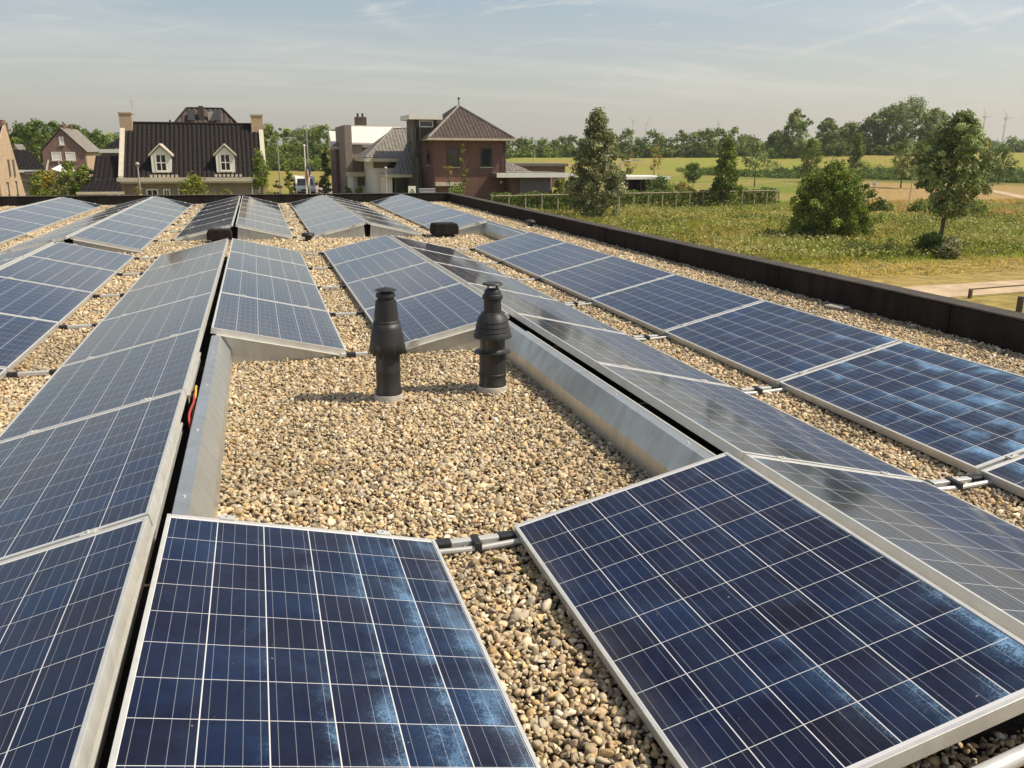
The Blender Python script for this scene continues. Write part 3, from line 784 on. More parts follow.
rects = [(RIDGE['Z']+0.80, RIDGE['A']-0.80, 3.4, 12.6), (0.40, 1.10, 1.3, 2.95), (-0.28, 1.76, 2.95, 6.40), (0.40, 1.10, 6.40, 12.6),
         (RIDGE['B']+0.80, RIDGE['C']-0.80, 2.2, 12.6), (4.28, X1-0.005, 3.0, 26.1), (-5.5, 4.25, 12.6, 15.75), (-1.9, -1.2, 15.75, 25.4),
         (0.40, 1.10, 15.75, 25.4), (2.65, 3.40, 15.75, 25.4), (-4.3, -3.4, 15.75, 25.4), (-7.0, 4.25, 25.4, 26.18), (-6.6, -5.6, 18, 25.4), (0.4, 3.0, 0.3, 1.3), (1.1, 2.0, 1.3, 1.5)]
PTS = scatter(rects)
# keep the stones out of the flues' feet
FL = ((0.71, 5.12), (1.39, 5.15))
for fx, fy in FL:
    PTS = PTS[np.hypot(PTS[:, 0]-fx, PTS[:, 1]-fy) > 0.085]
dist = np.hypot(PTS[:, 0], PTS[:, 1]); nearm = dist < 7.0
Va, Fa, Ca = stones(PTS[nearm][:, :3], PTS[nearm][:, 3], I1, 'n')
Vb, Fb, Cb = stones(PTS[~nearm][:, :3], PTS[~nearm][:, 3], I0, 'f')
setting(np_mesh('gravel', np.concatenate([Va, Vb]), np.concatenate([Fa, Fb+len(Va)]), 'stone', np.concatenate([Ca, Cb]), smooth=True), 'stuff')

# ------------------------------------------------------------------ flues and roof vents
o = thing('roof_flue', 'dark flue pipe with a ragged flared skirt and thin flat cap, on the gravel', 'flue', (0.71, 5.12, 0), 'flue pipes on the gravel')
c = (0.71, 5.12, 0)
MB().lathe(c, [(0.096, 0.0), (0.094, 0.035), (0.088, 0.058), (0.0785, 0.060)]).build('collar', 'collar', o)
MB().lathe(c, [(0.082, 0.058), (0.0815, 0.085), (0.076, 0.10), (0.0755, 0.20), (0.0765, 0.205), (0.0755, 0.21), (0.0755, 0.40), (0.06, 0.41)]).build('pipe', 'flue', o)
sk = MB(); n = 48; z0, z1 = 0.335, 0.515
ring = []
for i in range(n):
    g = 2*math.pi*i/n; tooth = 0.030*((i*7) % 5)/4*(1 if i % 3 else 0.2)
    ring.append((g, tooth))
prof = [(0.111, 0.0), (0.105, 0.05), (0.100, 0.09), (0.090, 0.14), (0.080, 0.18)]
base = len(sk.v)
for r_, dz in prof:
    for g, tooth in ring:
        zz_ = z0+dz-(tooth if dz == 0 else 0); rr_ = r_+(0.012*(tooth/0.03) if dz == 0 else 0)
        sk.v.append((c[0]+rr_*math.cos(g), c[1]+rr_*math.sin(g), zz_))
for k in range(len(prof)-1):
    for i in range(n):
        a, b = base+k*n+i, base+k*n+(i+1) % n; sk.f.append((a, b, b+n, a+n)); sk.sm.append(True)
so = sk.build('skirt', 'flue', o); so.modifiers.new('thick', 'SOLIDIFY').thickness = 0.004
MB().lathe(c, [(0.082, 0.512), (0.080, 0.52), (0.074, 0.525), (0.0725, 0.56), (0.062, 0.648), (0.050, 0.652), (0.050, 0.664), (0.060, 0.668), (0.056, 0.692), (0.03, 0.694), (0.03, 0.705)]).build('head', 'flue', o)
MB().lathe(c, [(0.02, 0.7045), (0.066, 0.7065), (0.067, 0.709), (0.05, 0.717), (0.012, 0.726)]).build('cap', 'flue', o)
o = thing('roof_flue', 'dark flue pipe with stacked ring cowl and a small raised disc on top', 'flue', (1.39, 5.15, 0), 'flue pipes on the gravel')
c = (1.39, 5.15, 0)
MB().lathe(c, [(0.102, 0.0), (0.100, 0.04), (0.095, 0.055), (0.089, 0.057)]).build('collar', 'collar', o)
MB().lathe(c, [(0.089, 0.055), (0.089, 0.075), (0.0865, 0.08), (0.0865, 0.125), (0.0905, 0.128), (0.0905, 0.138), (0.0865, 0.141), (0.0855, 0.272), (0.116, 0.276), (0.118, 0.283), (0.088, 0.290), (0.082, 0.30)]).build('pipe', 'flue', o)
MB().lathe(c, [(0.081, 0.295), (0.081, 0.40), (0.06, 0.41)]).build('sleeve', 'flue_gloss', o)
MB().lathe(c, [(0.085, 0.372), (0.122, 0.375), (0.123, 0.392), (0.112, 0.412), (0.115, 0.416), (0.106, 0.444), (0.109, 0.448), (0.099, 0.476), (0.102, 0.480), (0.089, 0.510), (0.078, 0.522), (0.072, 0.535), (0.055, 0.54)]).build('cowl', 'flue', o)
MB().lathe(c, [(0.056, 0.535), (0.055, 0.615), (0.063, 0.622), (0.066, 0.635), (0.062, 0.648), (0.054, 0.654), (0.052, 0.672), (0.042, 0.685), (0.035, 0.687)]).build('head', 'flue', o)
pm = MB()
for k in range(4):
    g = k*math.pi/2+0.4; pm.tube([(c[0]+0.036*math.cos(g), c[1]+0.036*math.sin(g), 0.68), (c[0]+0.04*math.cos(g), c[1]+0.04*math.sin(g), 0.713)], 0.0035, 6)
pm.build('strut', 'flue', o)
MB().lathe(c, [(0.03, 0.711), (0.064, 0.712), (0.066, 0.717), (0.060, 0.723), (0.045, 0.724), (0.02, 0.722)]).build('disc', 'flue', o)

def vent_box(x, y, w, d, h, foot, label):
    o = thing('roof_vent', label, 'roof vent', (x, y, 0), 'box shaped roof vents')
    z = foot
    pr = [Vector((x-w/2, y-d/2, z)), Vector((x+w/2, y-d/2, z)), Vector((x+w/2, y-d/2, z+h*0.62)), Vector((x+w*0.44, y-d/2, z+h)), Vector((x-w*0.44, y-d/2, z+h)), Vector((x-w/2, y-d/2, z+h*0.62))]
    MB().prism(pr, (0, d, 0)).build('hood', 'bitumen', o, bevel=0.015)
    MB().box((x-w*0.34, y-d*0.36, 0.0), (x+w*0.34, y+d*0.36, foot-0.001)).build('foot', 'black_plastic', o)
    return o
vent_box(-0.64, 15.22, 0.40, 0.3, 0.17, 0.075, 'dark box vent before the far ridge left of the flues')
vent_box(3.22, 15.28, 0.47, 0.34, 0.20, 0.075, 'dark box vent on gravel by the far block of the parapet row')
o = thing('roof_drain', 'small dark drain hood on the gravel gap behind the flues', 'drain', (0.80, 15.1, 0))
MB().lathe((0.80, 15.1, 0), [(0.06, 0), (0.05, 0.09), (0.10, 0.10), (0.115, 0.125), (0.10, 0.16), (0.05, 0.165)], 20).build('hood', 'black_plastic', o)
o = thing('parapet_vent', 'small mushroom vent beside the dark parapet', 'roof vent', (5.40, 17.0, 0))
MB().lathe((5.40, 17.0, 0), [(0.05, 0), (0.05, 0.10), (0.11, 0.105), (0.115, 0.13), (0.08, 0.165), (0.03, 0.175)], 20).build('cap', 'darkmetal', o)
MB().lathe((5.40, 17.0, 0), [(0.085, 0), (0.085, 0.03), (0.051, 0.035)], 20).build('base', 'collar', o)
o = thing('junction_box', 'pale grey box on top of the far parapet near its corner', 'box', (5.0, 26.3, 0.292))
MB().box((4.78, 26.22, 0.296), (5.26, 26.42, 0.40)).build('case', 'steel', o, bevel=0.01)
MB().box((4.765, 26.205, 0.4015), (5.275, 26.435, 0.42)).build('lid', 'steel', o, bevel=0.004)
o = tag(MB().box((5.40, 7.0, 0.03), (5.55, 7.22, 0.06), rot=0.2).build('paving_slab', 'render', None, bevel=0.02), 'pale loose paving slab on the gravel against the parapet', 'slab')
cable([(4.62, 3.0, 0.05), (4.60, 6, 0.04), (4.66, 9, 0.045), (4.58, 12, 0.04), (4.64, 16, 0.045), (4.6, 20, 0.04)], 'steel', 'long grey cable lying on gravel along the parapet row', 0.012)

# ------------------------------------------------------------------ leaves, trees, bushes
def leaf_quads(C, size, nbias, cols):
    n = len(C)
    nv = rng.normal(size=(n, 3)) + nbias; nv /= np.linalg.norm(nv, axis=1)[:, None]
    a = rng.normal(size=(n, 3)); u = np.cross(nv, a); u /= np.linalg.norm(u, axis=1)[:, None]; w = np.cross(nv, u)
    s = size[:, None]
    V = np.stack([C-u*s, C-w*s*0.55, C+u*s, C+w*s*0.55], 1).reshape(-1, 3)
    F_ = np.arange(4*n).reshape(n, 4)
    return V, F_, np.repeat(cols, 4, axis=0)
SHAPES = {'oval': ([0, .08, .25, .5, .75, .92, 1], [.25, .62, .92, 1, .85, .5, .1]),
          'bush': ([0, .1, .3, .55, .8, 1], [.75, .95, 1, .92, .62, .12]),
          'cone': ([0, .06, .2, .5, .8, 1], [.35, .8, 1, .8, .42, .05]),
          'willow': ([0, .05, .2, .42, .6, .75, .9, 1], [.45, .8, 1, .95, .78, .52, .3, .08]),
          'umbrella': ([0, .1, .3, .6, .85, 1], [.3, .6, .85, 1, .75, .15])}
def crown_pts(base, h0, h1, rad, shape, nclump, nleaf, clump_r, leaf, pal, seed, up=0.3, squash=1.0):
    g = np.random.default_rng(seed)
    t = g.random(nclump)**0.9; ts, rs = SHAPES[shape]
    lob = lambda a, tt: 1+0.09*np.sin(a*2+seed)+0.09*np.sin(a*3+tt*7+seed*2)+0.09*np.sin(tt*17+a*5)
    an = g.random(nclump)*2*np.pi
    env = np.interp(t, ts, rs)*rad*lob(an, t)
    stray = g.random(nclump) < 0.16
    rr = env*np.sqrt(g.uniform(0.12, 1.0, nclump))*0.90*np.where(stray, 1.22, 1.0)
    C = np.stack([rr*np.cos(an), rr*np.sin(an)*squash, h0+t*(h1-h0)*0.97], 1)
    cr = clump_r*g.uniform(0.5, 1.2, nclump)*np.where(stray, 0.6, 1.0)
    tint = g.uniform(0.6, 1.4, nclump); pick = g.integers(0, len(pal), nclump)
    k = np.repeat(np.arange(nclump), nleaf)
    d = g.normal(size=(len(k), 3)); d /= np.linalg.norm(d, axis=1)[:, None]
    d *= (cr[k]*g.uniform(0.35, 1.0, len(k)))[:, None]; d[:, 2] *= 0.85
    P = C[k]+d
    P[:, 2] = np.maximum(P[:, 2], 0.03)
    cols = np.asarray(pal)[pick[k]]*(tint[k]*g.uniform(0.8, 1.2, len(k)))[:, None]
    nb = d/(np.linalg.norm(d, axis=1)[:, None]+1e-6)*0.9; nb[:, 2] += up
    P = P + np.array(base)
    return leaf_quads(P, leaf*g.uniform(0.7, 1.35, len(k)), nb, cols)
PG = [(0.169, 0.2228, 0.037), (0.2044, 0.262, 0.0438), (0.1363, 0.1887, 0.037), (0.2589, 0.3014, 0.0505)]
PD = [(0.1066, 0.1561, 0.0355), (0.1332, 0.1888, 0.039), (0.16, 0.2142, 0.0425)]
PW_ = [(0.3156, 0.3208, 0.149), (0.242, 0.2626, 0.1086), (0.389, 0.3791, 0.2102), (0.1787, 0.2043, 0.0789)]
PY = [(0.3375, 0.2625, 0.0435), (0.258, 0.2275, 0.0435), (0.1985, 0.1925, 0.0406)]
PO = [(0.4055, 0.2762, 0.0605), (0.3134, 0.2438, 0.0538), (0.2212, 0.195, 0.0472)]
PP = [(0.2272, 0.2812, 0.0923), (0.2806, 0.3348, 0.1208), (0.1737, 0.2276, 0.0703), (0.3475, 0.3883, 0.1646)]
def trunk_mb(base, h, r0, lean=(0, 0), nlimb=5, spread=0.3, seed=0, two=False):
    g = random.Random(seed); mb = MB(); b = Vector(base)
    for s in range(2 if two else 1):
        off = Vector((0.10*s, 0.05*s, 0)); pts = [b+off+Vector((lean[0]*t*h*(1-0.6*s)+g.uniform(-.03, .03)*h*.3*t, lean[1]*t*h, t*h)) for t in (0, .2, .45, .7, .9)]
        mb.tube(pts, [r0*1.25, r0, r0*.75, r0*.5, r0*.2], 8)
    for i in range(nlimb):
        t = 0.3+0.5*i/max(1, nlimb-1); p = b+Vector((lean[0]*t*h, lean[1]*t*h, t*h)); a = g.uniform(0, 6.28)
        q = p+Vector((math.cos(a)*spread*h*.6, math.sin(a)*spread*h*.6, h*.14)); q2 = q+Vector((math.cos(a)*spread*h*.3, math.sin(a)*spread*h*.3, h*.12))
        mb.tube([p, q, q2], [r0*.45, r0*.28, r0*.08], 6)
    return mb
seedc = [20]
def tree(px, r, top, wpx, label, shape='oval', pal=PG, bare=0.22, name='tree', cat='tree', nclump=60, nleaf=40, leaf=0.13, clump=0.28, group=None, lean=(0, 0), two=False, base=None):
    seedc[0] += 1; s = seedc[0]
    b = base or ground_at(px, r); r = math.hypot(b.x, b.y)
    h = height_to(px, top, r) if base is None else EYE + (direction(px, top).z*(r/math.hypot(direction(px, top).x, direction(px, top).y))) - b.z
    zd = _fw.dot(b-Vector((0, 0, EYE))); rad = wpx/2*zd/F_PX
    o = thing(name, label, cat, b, group)
    trunk_mb(b, h*0.8, max(0.035, h*0.013), lean, 5, 0.16, s, two).build('trunk', 'bark', o)
    V, F_, C = crown_pts((b.x+lean[0]*h*.6, b.y, b.z), h*bare, h, rad*0.96, shape, nclump, nleaf, rad*clump*1.5, leaf, pal, s)
    np_mesh('crown', V, F_, 'leaf', C, o)
    return o
def bush(px, r, top, wpx, label, pal=PG, name='bush', nclump=50, nleaf=40, leaf=0.09, clump=0.26, shape='bush', base=None, cat='bush', group=None):
    seedc[0] += 1; s = seedc[0]
    b = base or ground_at(px, r); r = math.hypot(b.x, b.y)
    d = direction(px, top); h = EYE+d.z*(r/math.hypot(d.x, d.y))-b.z
    zd = _fw.dot(b-Vector((0, 0, EYE))); rad = wpx/2*zd/F_PX
    o = thing(name, label, cat, b, group)
    trunk_mb(b, h*0.55, max(0.02, h*0.01), (0, 0), 6, 0.35, s).build('stem', 'bark', o)
    V, F_, C = crown_pts(b, 0.04*h, h, rad*0.95, shape, nclump, nleaf, rad*clump*1.5, leaf, pal, s)
    np_mesh('foliage', V, F_, 'leaf', C, o)
    return o

# near trees in the meadow
tree(598, 59.3, 110, 60, 'tall silvery green willow standing before the hedge behind the parapet', 'willow', PW_, 0.02, 'willow_tree', nclump=330, nleaf=80, leaf=0.09, clump=0.16)
bush(838, 50.5, 165, 88, 'big round dark green bush alone in the meadow', PG, nclump=340, nleaf=85, leaf=0.075, clump=0.15)
tree(951, 44.4, 112, 66, 'leafy meadow tree with twin trunks and a shrub at its foot', 'oval', PP, 0.28, 'twin_trunk_tree', nclump=260, nleaf=72, leaf=0.075, clump=0.16, lean=(0.10, 0.02), two=True)
bush(944, 44.0, 234, 34, 'low dark shrub at the foot of the twin trunk tree', PD, 'shrub', 60, 50, 0.06)
bush(965, 43.0, 237, 26, 'pale grey green shrub beside the twin trunk tree', PW_, 'shrub', 40, 45, 0.055)
tree(728, 77.4, 138, 31, 'dark green poplar standing in front of the hedge', 'cone', PG, 0.06, 'poplar_tree', nclump=130, nleaf=55, leaf=0.11, clump=0.2)
tree(695, 112, 164, 20, 'small dark lollipop tree on the dry lawn past the hedge', 'oval', PD, 0.35, 'young_tree', nclump=50, nleaf=40, leaf=0.12)
tree(655, 150, 146, 16, 'thin yellowish sapling on the lawn behind the shed', 'cone', PO, 0.3, 'sapling', nclump=24, nleaf=22, leaf=0.13)
tree(630, 152, 150, 15, 'thin orange tinged sapling next to the willow', 'cone', PO, 0.3, 'sapling', nclump=20, nleaf=22, leaf=0.13)
tree(757, 118, 143, 26, 'loose young tree right of the poplar, thin trunk showing', 'oval', PP, 0.42, 'young_tree', nclump=40, nleaf=26, leaf=0.14)
tree(812, 150, 138, 22, 'bushy green tree on the slope left above the big bush', 'oval', PG, 0.08, 'young_tree', nclump=60, nleaf=45, leaf=0.16)
tree(857, 150, 134, 20, 'narrow dark tree on the slope right above the big bush', 'cone', PD, 0.08, 'young_tree', nclump=60, nleaf=45, leaf=0.16)
tree(905, 128, 138, 26, 'pale slender tree above the tan field', 'oval', PP, 0.25, 'young_tree', nclump=50, nleaf=36, leaf=0.15)
tree(923, 126, 140, 22, 'small green tree just left of the twin trunk tree', 'oval', PG, 0.25, 'young_tree', nclump=50, nleaf=36, leaf=0.15)
tree(1003, 168, 148, 30, 'sparse dark tree with bare trunk at the far right', 'oval', PD, 0.32, 'young_tree', nclump=50, nleaf=26, leaf=0.2)
tree(988, 170, 140, 14, 'thin brownish tree right of the twin trunk tree', 'oval', PO, 0.3, 'young_tree', nclump=26, nleaf=24, leaf=0.2)

# ridge line trees on the mound
for (px, top, w, lab, pal, shp) in [
    (795, 110, 30, 'tall airy tree on the ridge above the big bush', PP, 'oval'), (826, 118, 26, 'airy grey green tree second on the ridge', PP, 'oval'),
    (848, 124, 30, 'low rounded tree between the airy ridge trees', PP, 'oval'), (868, 118, 32, 'silver tinged tree left of the broad ridge tree', PW_, 'oval'),
    (889, 106, 40, 'broad dark tree at the left of the ridge clump', PP, 'oval'), (908, 99, 50, 'highest broad crown of the ridge clump', PP, 'oval'),
    (930, 109, 34, 'rounded crown at the right of the ridge clump', PP, 'oval'), (776, 132, 26, 'low dark tree at the left foot of the ridge', PD, 'oval'),
    (936, 122, 30, 'lower pale tree behind the twin trunk tree', PP, 'oval')]:
    tree(px, 250+rnd.uniform(-8, 8), top, w, lab, shp, pal, 0.08, 'ridge_tree', nclump=110, nleaf=45, leaf=0.3, clump=0.2, group='trees along the ridge')
# far woods: one leafy mass each
def wood(name, spots, pal, leaf, nclump, nleaf):
    Vs, Fs, Cs = [], [], []; n = 0
    for k, (x, y, h, w) in enumerate(spots):
        z = float(land_h(x, y))
        V, F_, C = crown_pts((x, y, z), 0.0, h, w/2, 'oval', nclump, nleaf, w*0.2, leaf, pal, 500+k*3+len(name))
        V[:, 2] = np.maximum(V[:, 2], z)
        Vs.append(V); Fs.append(F_+n); Cs.append(C); n += len(V)
    return setting(np_mesh(name, np.concatenate(Vs), np.concatenate(Fs), 'leaf', np.concatenate(Cs)), 'stuff')
spots = []
px = 508
while px < 800:
    top = np.interp(px, [508, 540, 580, 640, 690, 735, 770, 800], [134, 138, 137, 134, 132, 131, 138, 140])+rnd.uniform(-4.5, 5)
    r = 300+rnd.uniform(-14, 22); p = ground_at(px, r); h = height_to(px, top, r); w = rnd.uniform(5.5, 9.5)
    spots.append((p.x, p.y, h, w))
    for _ in range(2):
        q = ground_at(px+rnd.uniform(-6, 6), r-6+rnd.uniform(0, 4)); spots.append((q.x, q.y, h*rnd.uniform(0.35, 0.6), w*0.8))
    px += rnd.uniform(7, 14)
wood('far_woods', spots, PD+PG[:2], 0.38, 26, 34)
spots = []
px = 262
while px < 336:
    top = np.interp(px, [262, 285, 300, 315, 326, 336], [127, 126, 129, 128, 123, 132])+rnd.uniform(-2, 3)
    r = 215+rnd.uniform(-10, 25); p = ground_at(px, r); h = height_to(px, top, r); w = rnd.uniform(5, 7.5)
    spots.append((p.x, p.y, h, w)); q = ground_at(px+3, r-4); spots.append((q.x, q.y, h*0.55, w))
    px += rnd.uniform(7, 11)
wood('far_woods', spots, PG, 0.3, 40, 40)
for i, (px, top, w, lab) in enumerate([(22, 124, 34, 'dark tree behind the sand coloured gable'), (40, 120, 36, 'tall dark tree left behind the brick gable house'),
        (56, 122, 32, 'dark tree directly behind the brick gable house'), (78, 126, 34, 'green tree right behind the brick gable house'), (98, 131, 28, 'green tree between the brick gable and the dark roof')]):
    tree(px, 150+rnd.uniform(-6, 12), top, w, lab, 'oval', PD, 0.1, 'garden_tree', nclump=90, nleaf=45, leaf=0.2, clump=0.2, group='trees behind the houses')
spots = []
for px in np.arange(-40, 130, 9):
    r = 210+rnd.uniform(-10, 20); p = ground_at(px, r); spots.append((p.x, p.y, rnd.uniform(7, 10), rnd.uniform(6, 9)))
wood('far_woods', spots, PG, 0.35, 30, 30)
spots = []
for px in np.arange(930, 1120, 8):
    r = 420+rnd.uniform(-10, 30); p = ground_at(px, r); spots.append((p.x, p.y, rnd.uniform(4, 6.5), rnd.uniform(8, 14)))
wood('far_woods', spots, PD, 0.5, 24, 28)

spots = []
for px in np.arange(764, 946, 5):
    r = 246+rnd.uniform(-10, 14); p = ground_at(px, r); spots.append((p.x, p.y, rnd.uniform(2.2, 4.8), rnd.uniform(3.5, 6)))
wood('ridge_undergrowth', spots, PD+PG[:1], 0.26, 24, 30)
spots = []
for px in np.arange(262, 338, 5):
    r = 196+rnd.uniform(-8, 10); p = ground_at(px, r); spots.append((p.x, p.y, rnd.uniform(1.5, 4), rnd.uniform(3, 5)))
wood('field_undergrowth', spots, PG, 0.24, 22, 30)
spots = []
for px in np.arange(690, 1030, 3.2):
    r = 184+rnd.uniform(-9, 9); p = ground_at(px, r); spots.append((p.x, p.y, rnd.uniform(0.3, 0.8), rnd.uniform(3.5, 6.5)))
wood('ditch_undergrowth', spots, PD, 0.2, 16, 26)
# ------------------------------------------------------------------ hedge and post fence
h0, h1 = Vector((17.2, 63.9, GZ)), Vector((45.7, 69.1, GZ))
hd = (h1-h0); hl = hd.length; hd = hd.normalized(); hn = Vector((-hd.y, hd.x, 0))
n = 20000
t = rng.random(n)*hl; off = rng.normal(size=n)*0.22+0.36; z = rng.random(n)**0.75*1.42*(1+0.07*np.sin(t*2.1)+0.05*np.sin(t*5.3))
Cc = np.array(h0)[None]+np.outer(t, np.array(hd))+np.outer(off, np.array(hn)); Cc[:, 2] = GZ+z
pal = np.array(PD+PG[:1]); cc = pal[rng.integers(0, len(pal), n)]*rng.uniform(0.7, 1.3, n)[:, None]
V, F_, C = leaf_quads(Cc, rng.uniform(0.06, 0.11, n), np.tile((0, -0.5, 0.4), (n, 1)), cc)
o = thing('hedge', 'long clipped green hedge growing behind the post and rail fence', 'hedge', (h0+h1)/2)
np_mesh('foliage', V, F_, 'leaf', C, o)
o = thing('post_fence', 'pale wooden post and rail fence in front of the long hedge', 'fence', (h0+h1)/2)
npost = 20
for k in range(npost+1):
    q = h0+hd*(hl*k/npost); MB().box((q.x-.055, q.y-.055, GZ-.1), (q.x+.055, q.y+.055, GZ+1.38)).build('post', 'wood', o, bevel=0.01)
MB().tube([h0+Vector((0, -.09, 1.27)), h1+Vector((0, -.09, 1.27))], 0.04, 6).build('rail', 'wood', o)

# ------------------------------------------------------------------ meadow growth
def meadow():
    n = 46000
    x = rng.uniform(7, 78, n*2); y = rng.uniform(27, 72, n*2)
    bb = np.degrees(np.arctan2(x, y)); keep = (bb > 14.5) & (bb < 52)
    r = np.hypot(x, y); keep &= rng.random(n*2) < np.clip(1.25-r/120, 0.2, 1)
    inh = np.abs((y-h0.y)-(x-h0.x)*hd.y/hd.x) < 0.9; keep &= ~(inh & (x > 17) & (x < 46))
    x, y = x[keep][:n], y[keep][:n]
    base = land_col(x, y)
    n = len(x); nb = 5
    hgt = np.interp(y, [27, 30.5, 32, 52, 60, 72], [0.06, 0.09, 0.26, 0.28, 0.24, 0.18])*rng.uniform(0.5, 1.5, n)*(0.55+0.9*vnoise(x, y, 4.0, 9))
    z = land_h(x, y)
    k = np.repeat(np.arange(n), nb)
    a = rng.random(n*nb)*2*np.pi; sp = rng.uniform(0.03, 0.22, n*nb); hh = hgt[k]*rng.uniform(0.6, 1.15, n*nb); wd = rng.uniform(0.018, 0.05, n*nb)
    bx = x[k]+rng.normal(size=n*nb)*0.09; by = y[k]+rng.normal(size=n*nb)*0.09
    tx, ty = bx+np.cos(a)*sp, by+np.sin(a)*sp
    pxv, pyv = -np.sin(a)*wd, np.cos(a)*wd
    V = np.stack([np.stack([bx-pxv, by-pyv, z[k]-0.01], 1), np.stack([bx+pxv, by+pyv, z[k]-0.01], 1), np.stack([tx, ty, z[k]+hh], 1)], 1).reshape(-1, 3)
    pick = rng.random(n)
    tone = base*np.array((1.05, 1.0, .9))*rng.uniform(1.3, 2.6, n)[:, None]*np.array((0.97, 1, .85))
    tone[pick < 0.16] = np.array((0.46, 0.38, 0.17)); tone[(pick > 0.16) & (pick < 0.34)] = np.array((0.17, 0.22, 0.045))
    cc = np.repeat(tone[k]*rng.uniform(0.85, 1.15, n*nb)[:, None], 3, axis=0)
    F_ = np.arange(3*n*nb).reshape(-1, 3)
    setting(np_mesh('meadow_grass', V, F_, 'blade', cc), 'stuff')
    # leafy weeds and pale flower heads
    m_ = 60000
    x = rng.uniform(9, 66, m_*3); y = rng.uniform(31.0, 62, m_*3); pa = vnoise(x, y, 5.5, 21)*0.6+vnoise(x, y, 1.7, 22)*0.4
    kk = (pa > 0.36) & (np.degrees(np.arctan2(x, y)) > 14.5); x, y = x[kk][:m_], y[kk][:m_]
    P = np.stack([x, y, land_h(x, y)+rng.uniform(0.1, 0.35, len(x))+0.55*vnoise(x, y, 2.2, 31)**2*rng.uniform(.5, 1, len(x))], 1)
    pal = np.array([(0.42, 0.40, 0.085), (0.29, 0.32, 0.06), (0.44, 0.40, 0.12), (0.42, 0.39, 0.14), (0.14, 0.18, 0.035)])
    qn = vnoise(x, y, 2.6, 41)*0.7+vnoise(x, y, 7.5, 42)*0.5+rng.normal(size=len(x))*0.13-0.1
    cc = pal[np.array([4, 1, 0, 2, 3])[np.clip((qn*7.5-1.0), 0, 4.6).astype(int)]]*rng.uniform(0.8, 1.2, len(x))[:, None]
    V, F_, C = leaf_quads(P, rng.uniform(0.035, 0.10, len(x)), np.tile((0, 0, 0.9), (len(x), 1)), cc)
    g = np.random.default_rng(5); nc = 1500
    cx_ = g.uniform(9, 68, nc); cy_ = g.uniform(31.5, 63, nc); ok = (vnoise(cx_, cy_, 6.0, 61) > 0.42) & (np.degrees(np.arctan2(cx_, cy_)) > 14.5)
    inh2 = np.abs((cy_-h0.y)-(cx_-h0.x)*hd.y/hd.x) < 1.2; ok &= ~inh2
    cx_, cy_ = cx_[ok], cy_[ok]; nc = len(cx_); hh = g.uniform(0.3, 0.85, nc)*(0.5+vnoise(cx_, cy_, 5.0, 62)); k = np.repeat(np.arange(nc), 26)
    t = g.random(len(k)); rr = g.random(len(k))**0.6*hh[k]*0.55*(1.1-t*0.6); an = g.random(len(k))*6.283
    Pc = np.stack([cx_[k]+rr*np.cos(an), cy_[k]+rr*np.sin(an), land_h(cx_[k], cy_[k])+t*hh[k]], 1)
    pal2 = np.array([(0.20, 0.24, 0.05), (0.30, 0.31, 0.07), (0.13, 0.17, 0.04), (0.40, 0.34, 0.12)])
    c2 = pal2[g.choice(4, nc, p=[.35, .25, .25, .15])][k]*g.uniform(0.75, 1.25, len(k))[:, None]
    V2, F2, C2 = leaf_quads(Pc, g.uniform(0.04, 0.10, len(k)), np.tile((0, 0, 0.8), (len(k), 1)), c2)
    V, F_, C = np.concatenate([V, V2]), np.concatenate([F_, F2+len(V)]), np.concatenate([C, C2])
    setting(np_mesh('meadow_weeds', V, F_, 'leaf', C), 'stuff')
meadow()
for i, (px, r, top, w, lab) in enumerate([(775, 182, 162, 30, 'low dark reeds at the left of the ditch'), (905, 182, 162, 40, 'dark reeds below the slender pale tree'),
                         (862, 182, 162, 34, 'dark reeds behind the big bush'), (968, 183, 161, 34, 'dark reeds behind the twin trunk tree'), (1012, 183, 162, 30, 'dark reeds at the far right of the ditch'),
                         (930, 72, 203, 34, 'green tussock left of the twin trunk tree'), (985, 74, 203, 40, 'green tussock right of the twin trunk tree'), (888, 73, 204, 30, 'green tussock right of the big bush')]):
    bush(px, r, top, w, lab, PG if i > 4 else PD, 'reed_clump', 26, 30, 0.12, cat='reeds', group='reeds and tussocks')

# ------------------------------------------------------------------ houses
def roof_plane(mb, A, B, C, D, pitch=0.30, course=0.36, amp=0.045):
    """A-B eave, C-D ridge (C above B); rolled tiles as real relief"""
    A, B, C, D = map(Vector, (A, B, C, D)); e = (B-A).normalized(); nrm = (B-A).cross(D-A).normalized()
    if nrm.z < 0: nrm = -nrm
    sl = (D-A)-e*((D-A).dot(e)); ln = sl.length; nc = max(1, round(ln/course))
    umin = min(0, (D-A).dot(e)); umax = max((B-A).length, (C-A).dot(e))
    k = int((umax-umin)/pitch*4)+1
    us = [umin+pitch/4*i for i in range(k+1)]
    prof = [0.0, 0.75, 1.0, 0.75]
    rows = []
    for j in range(nc):
        for v, lift in ((j/nc, 0.016), ((j+1)/nc, 0.004)):
            uL = (D-A).dot(e)*v; uR = (B-A).length+((C-A).dot(e)-(B-A).length)*v
            row = []
            for i, u in enumerate(us):
                uc = min(max(u, uL), uR)
                row.append(A+e*uc+sl*v+nrm*(amp*prof[i % 4]*(1 if uL < u < uR else 0)+lift))
            rows.append(row)
    n = len(mb.v); w = len(us)
    for r_ in rows: mb.v += [tuple(p) for p in r_]
    for j in range(len(rows)-1):
        for i in range(w-1):
            a = n+j*w+i; mb.f.append((a, a+1, a+1+w, a+w)); mb.sm.append(False)
    return mb
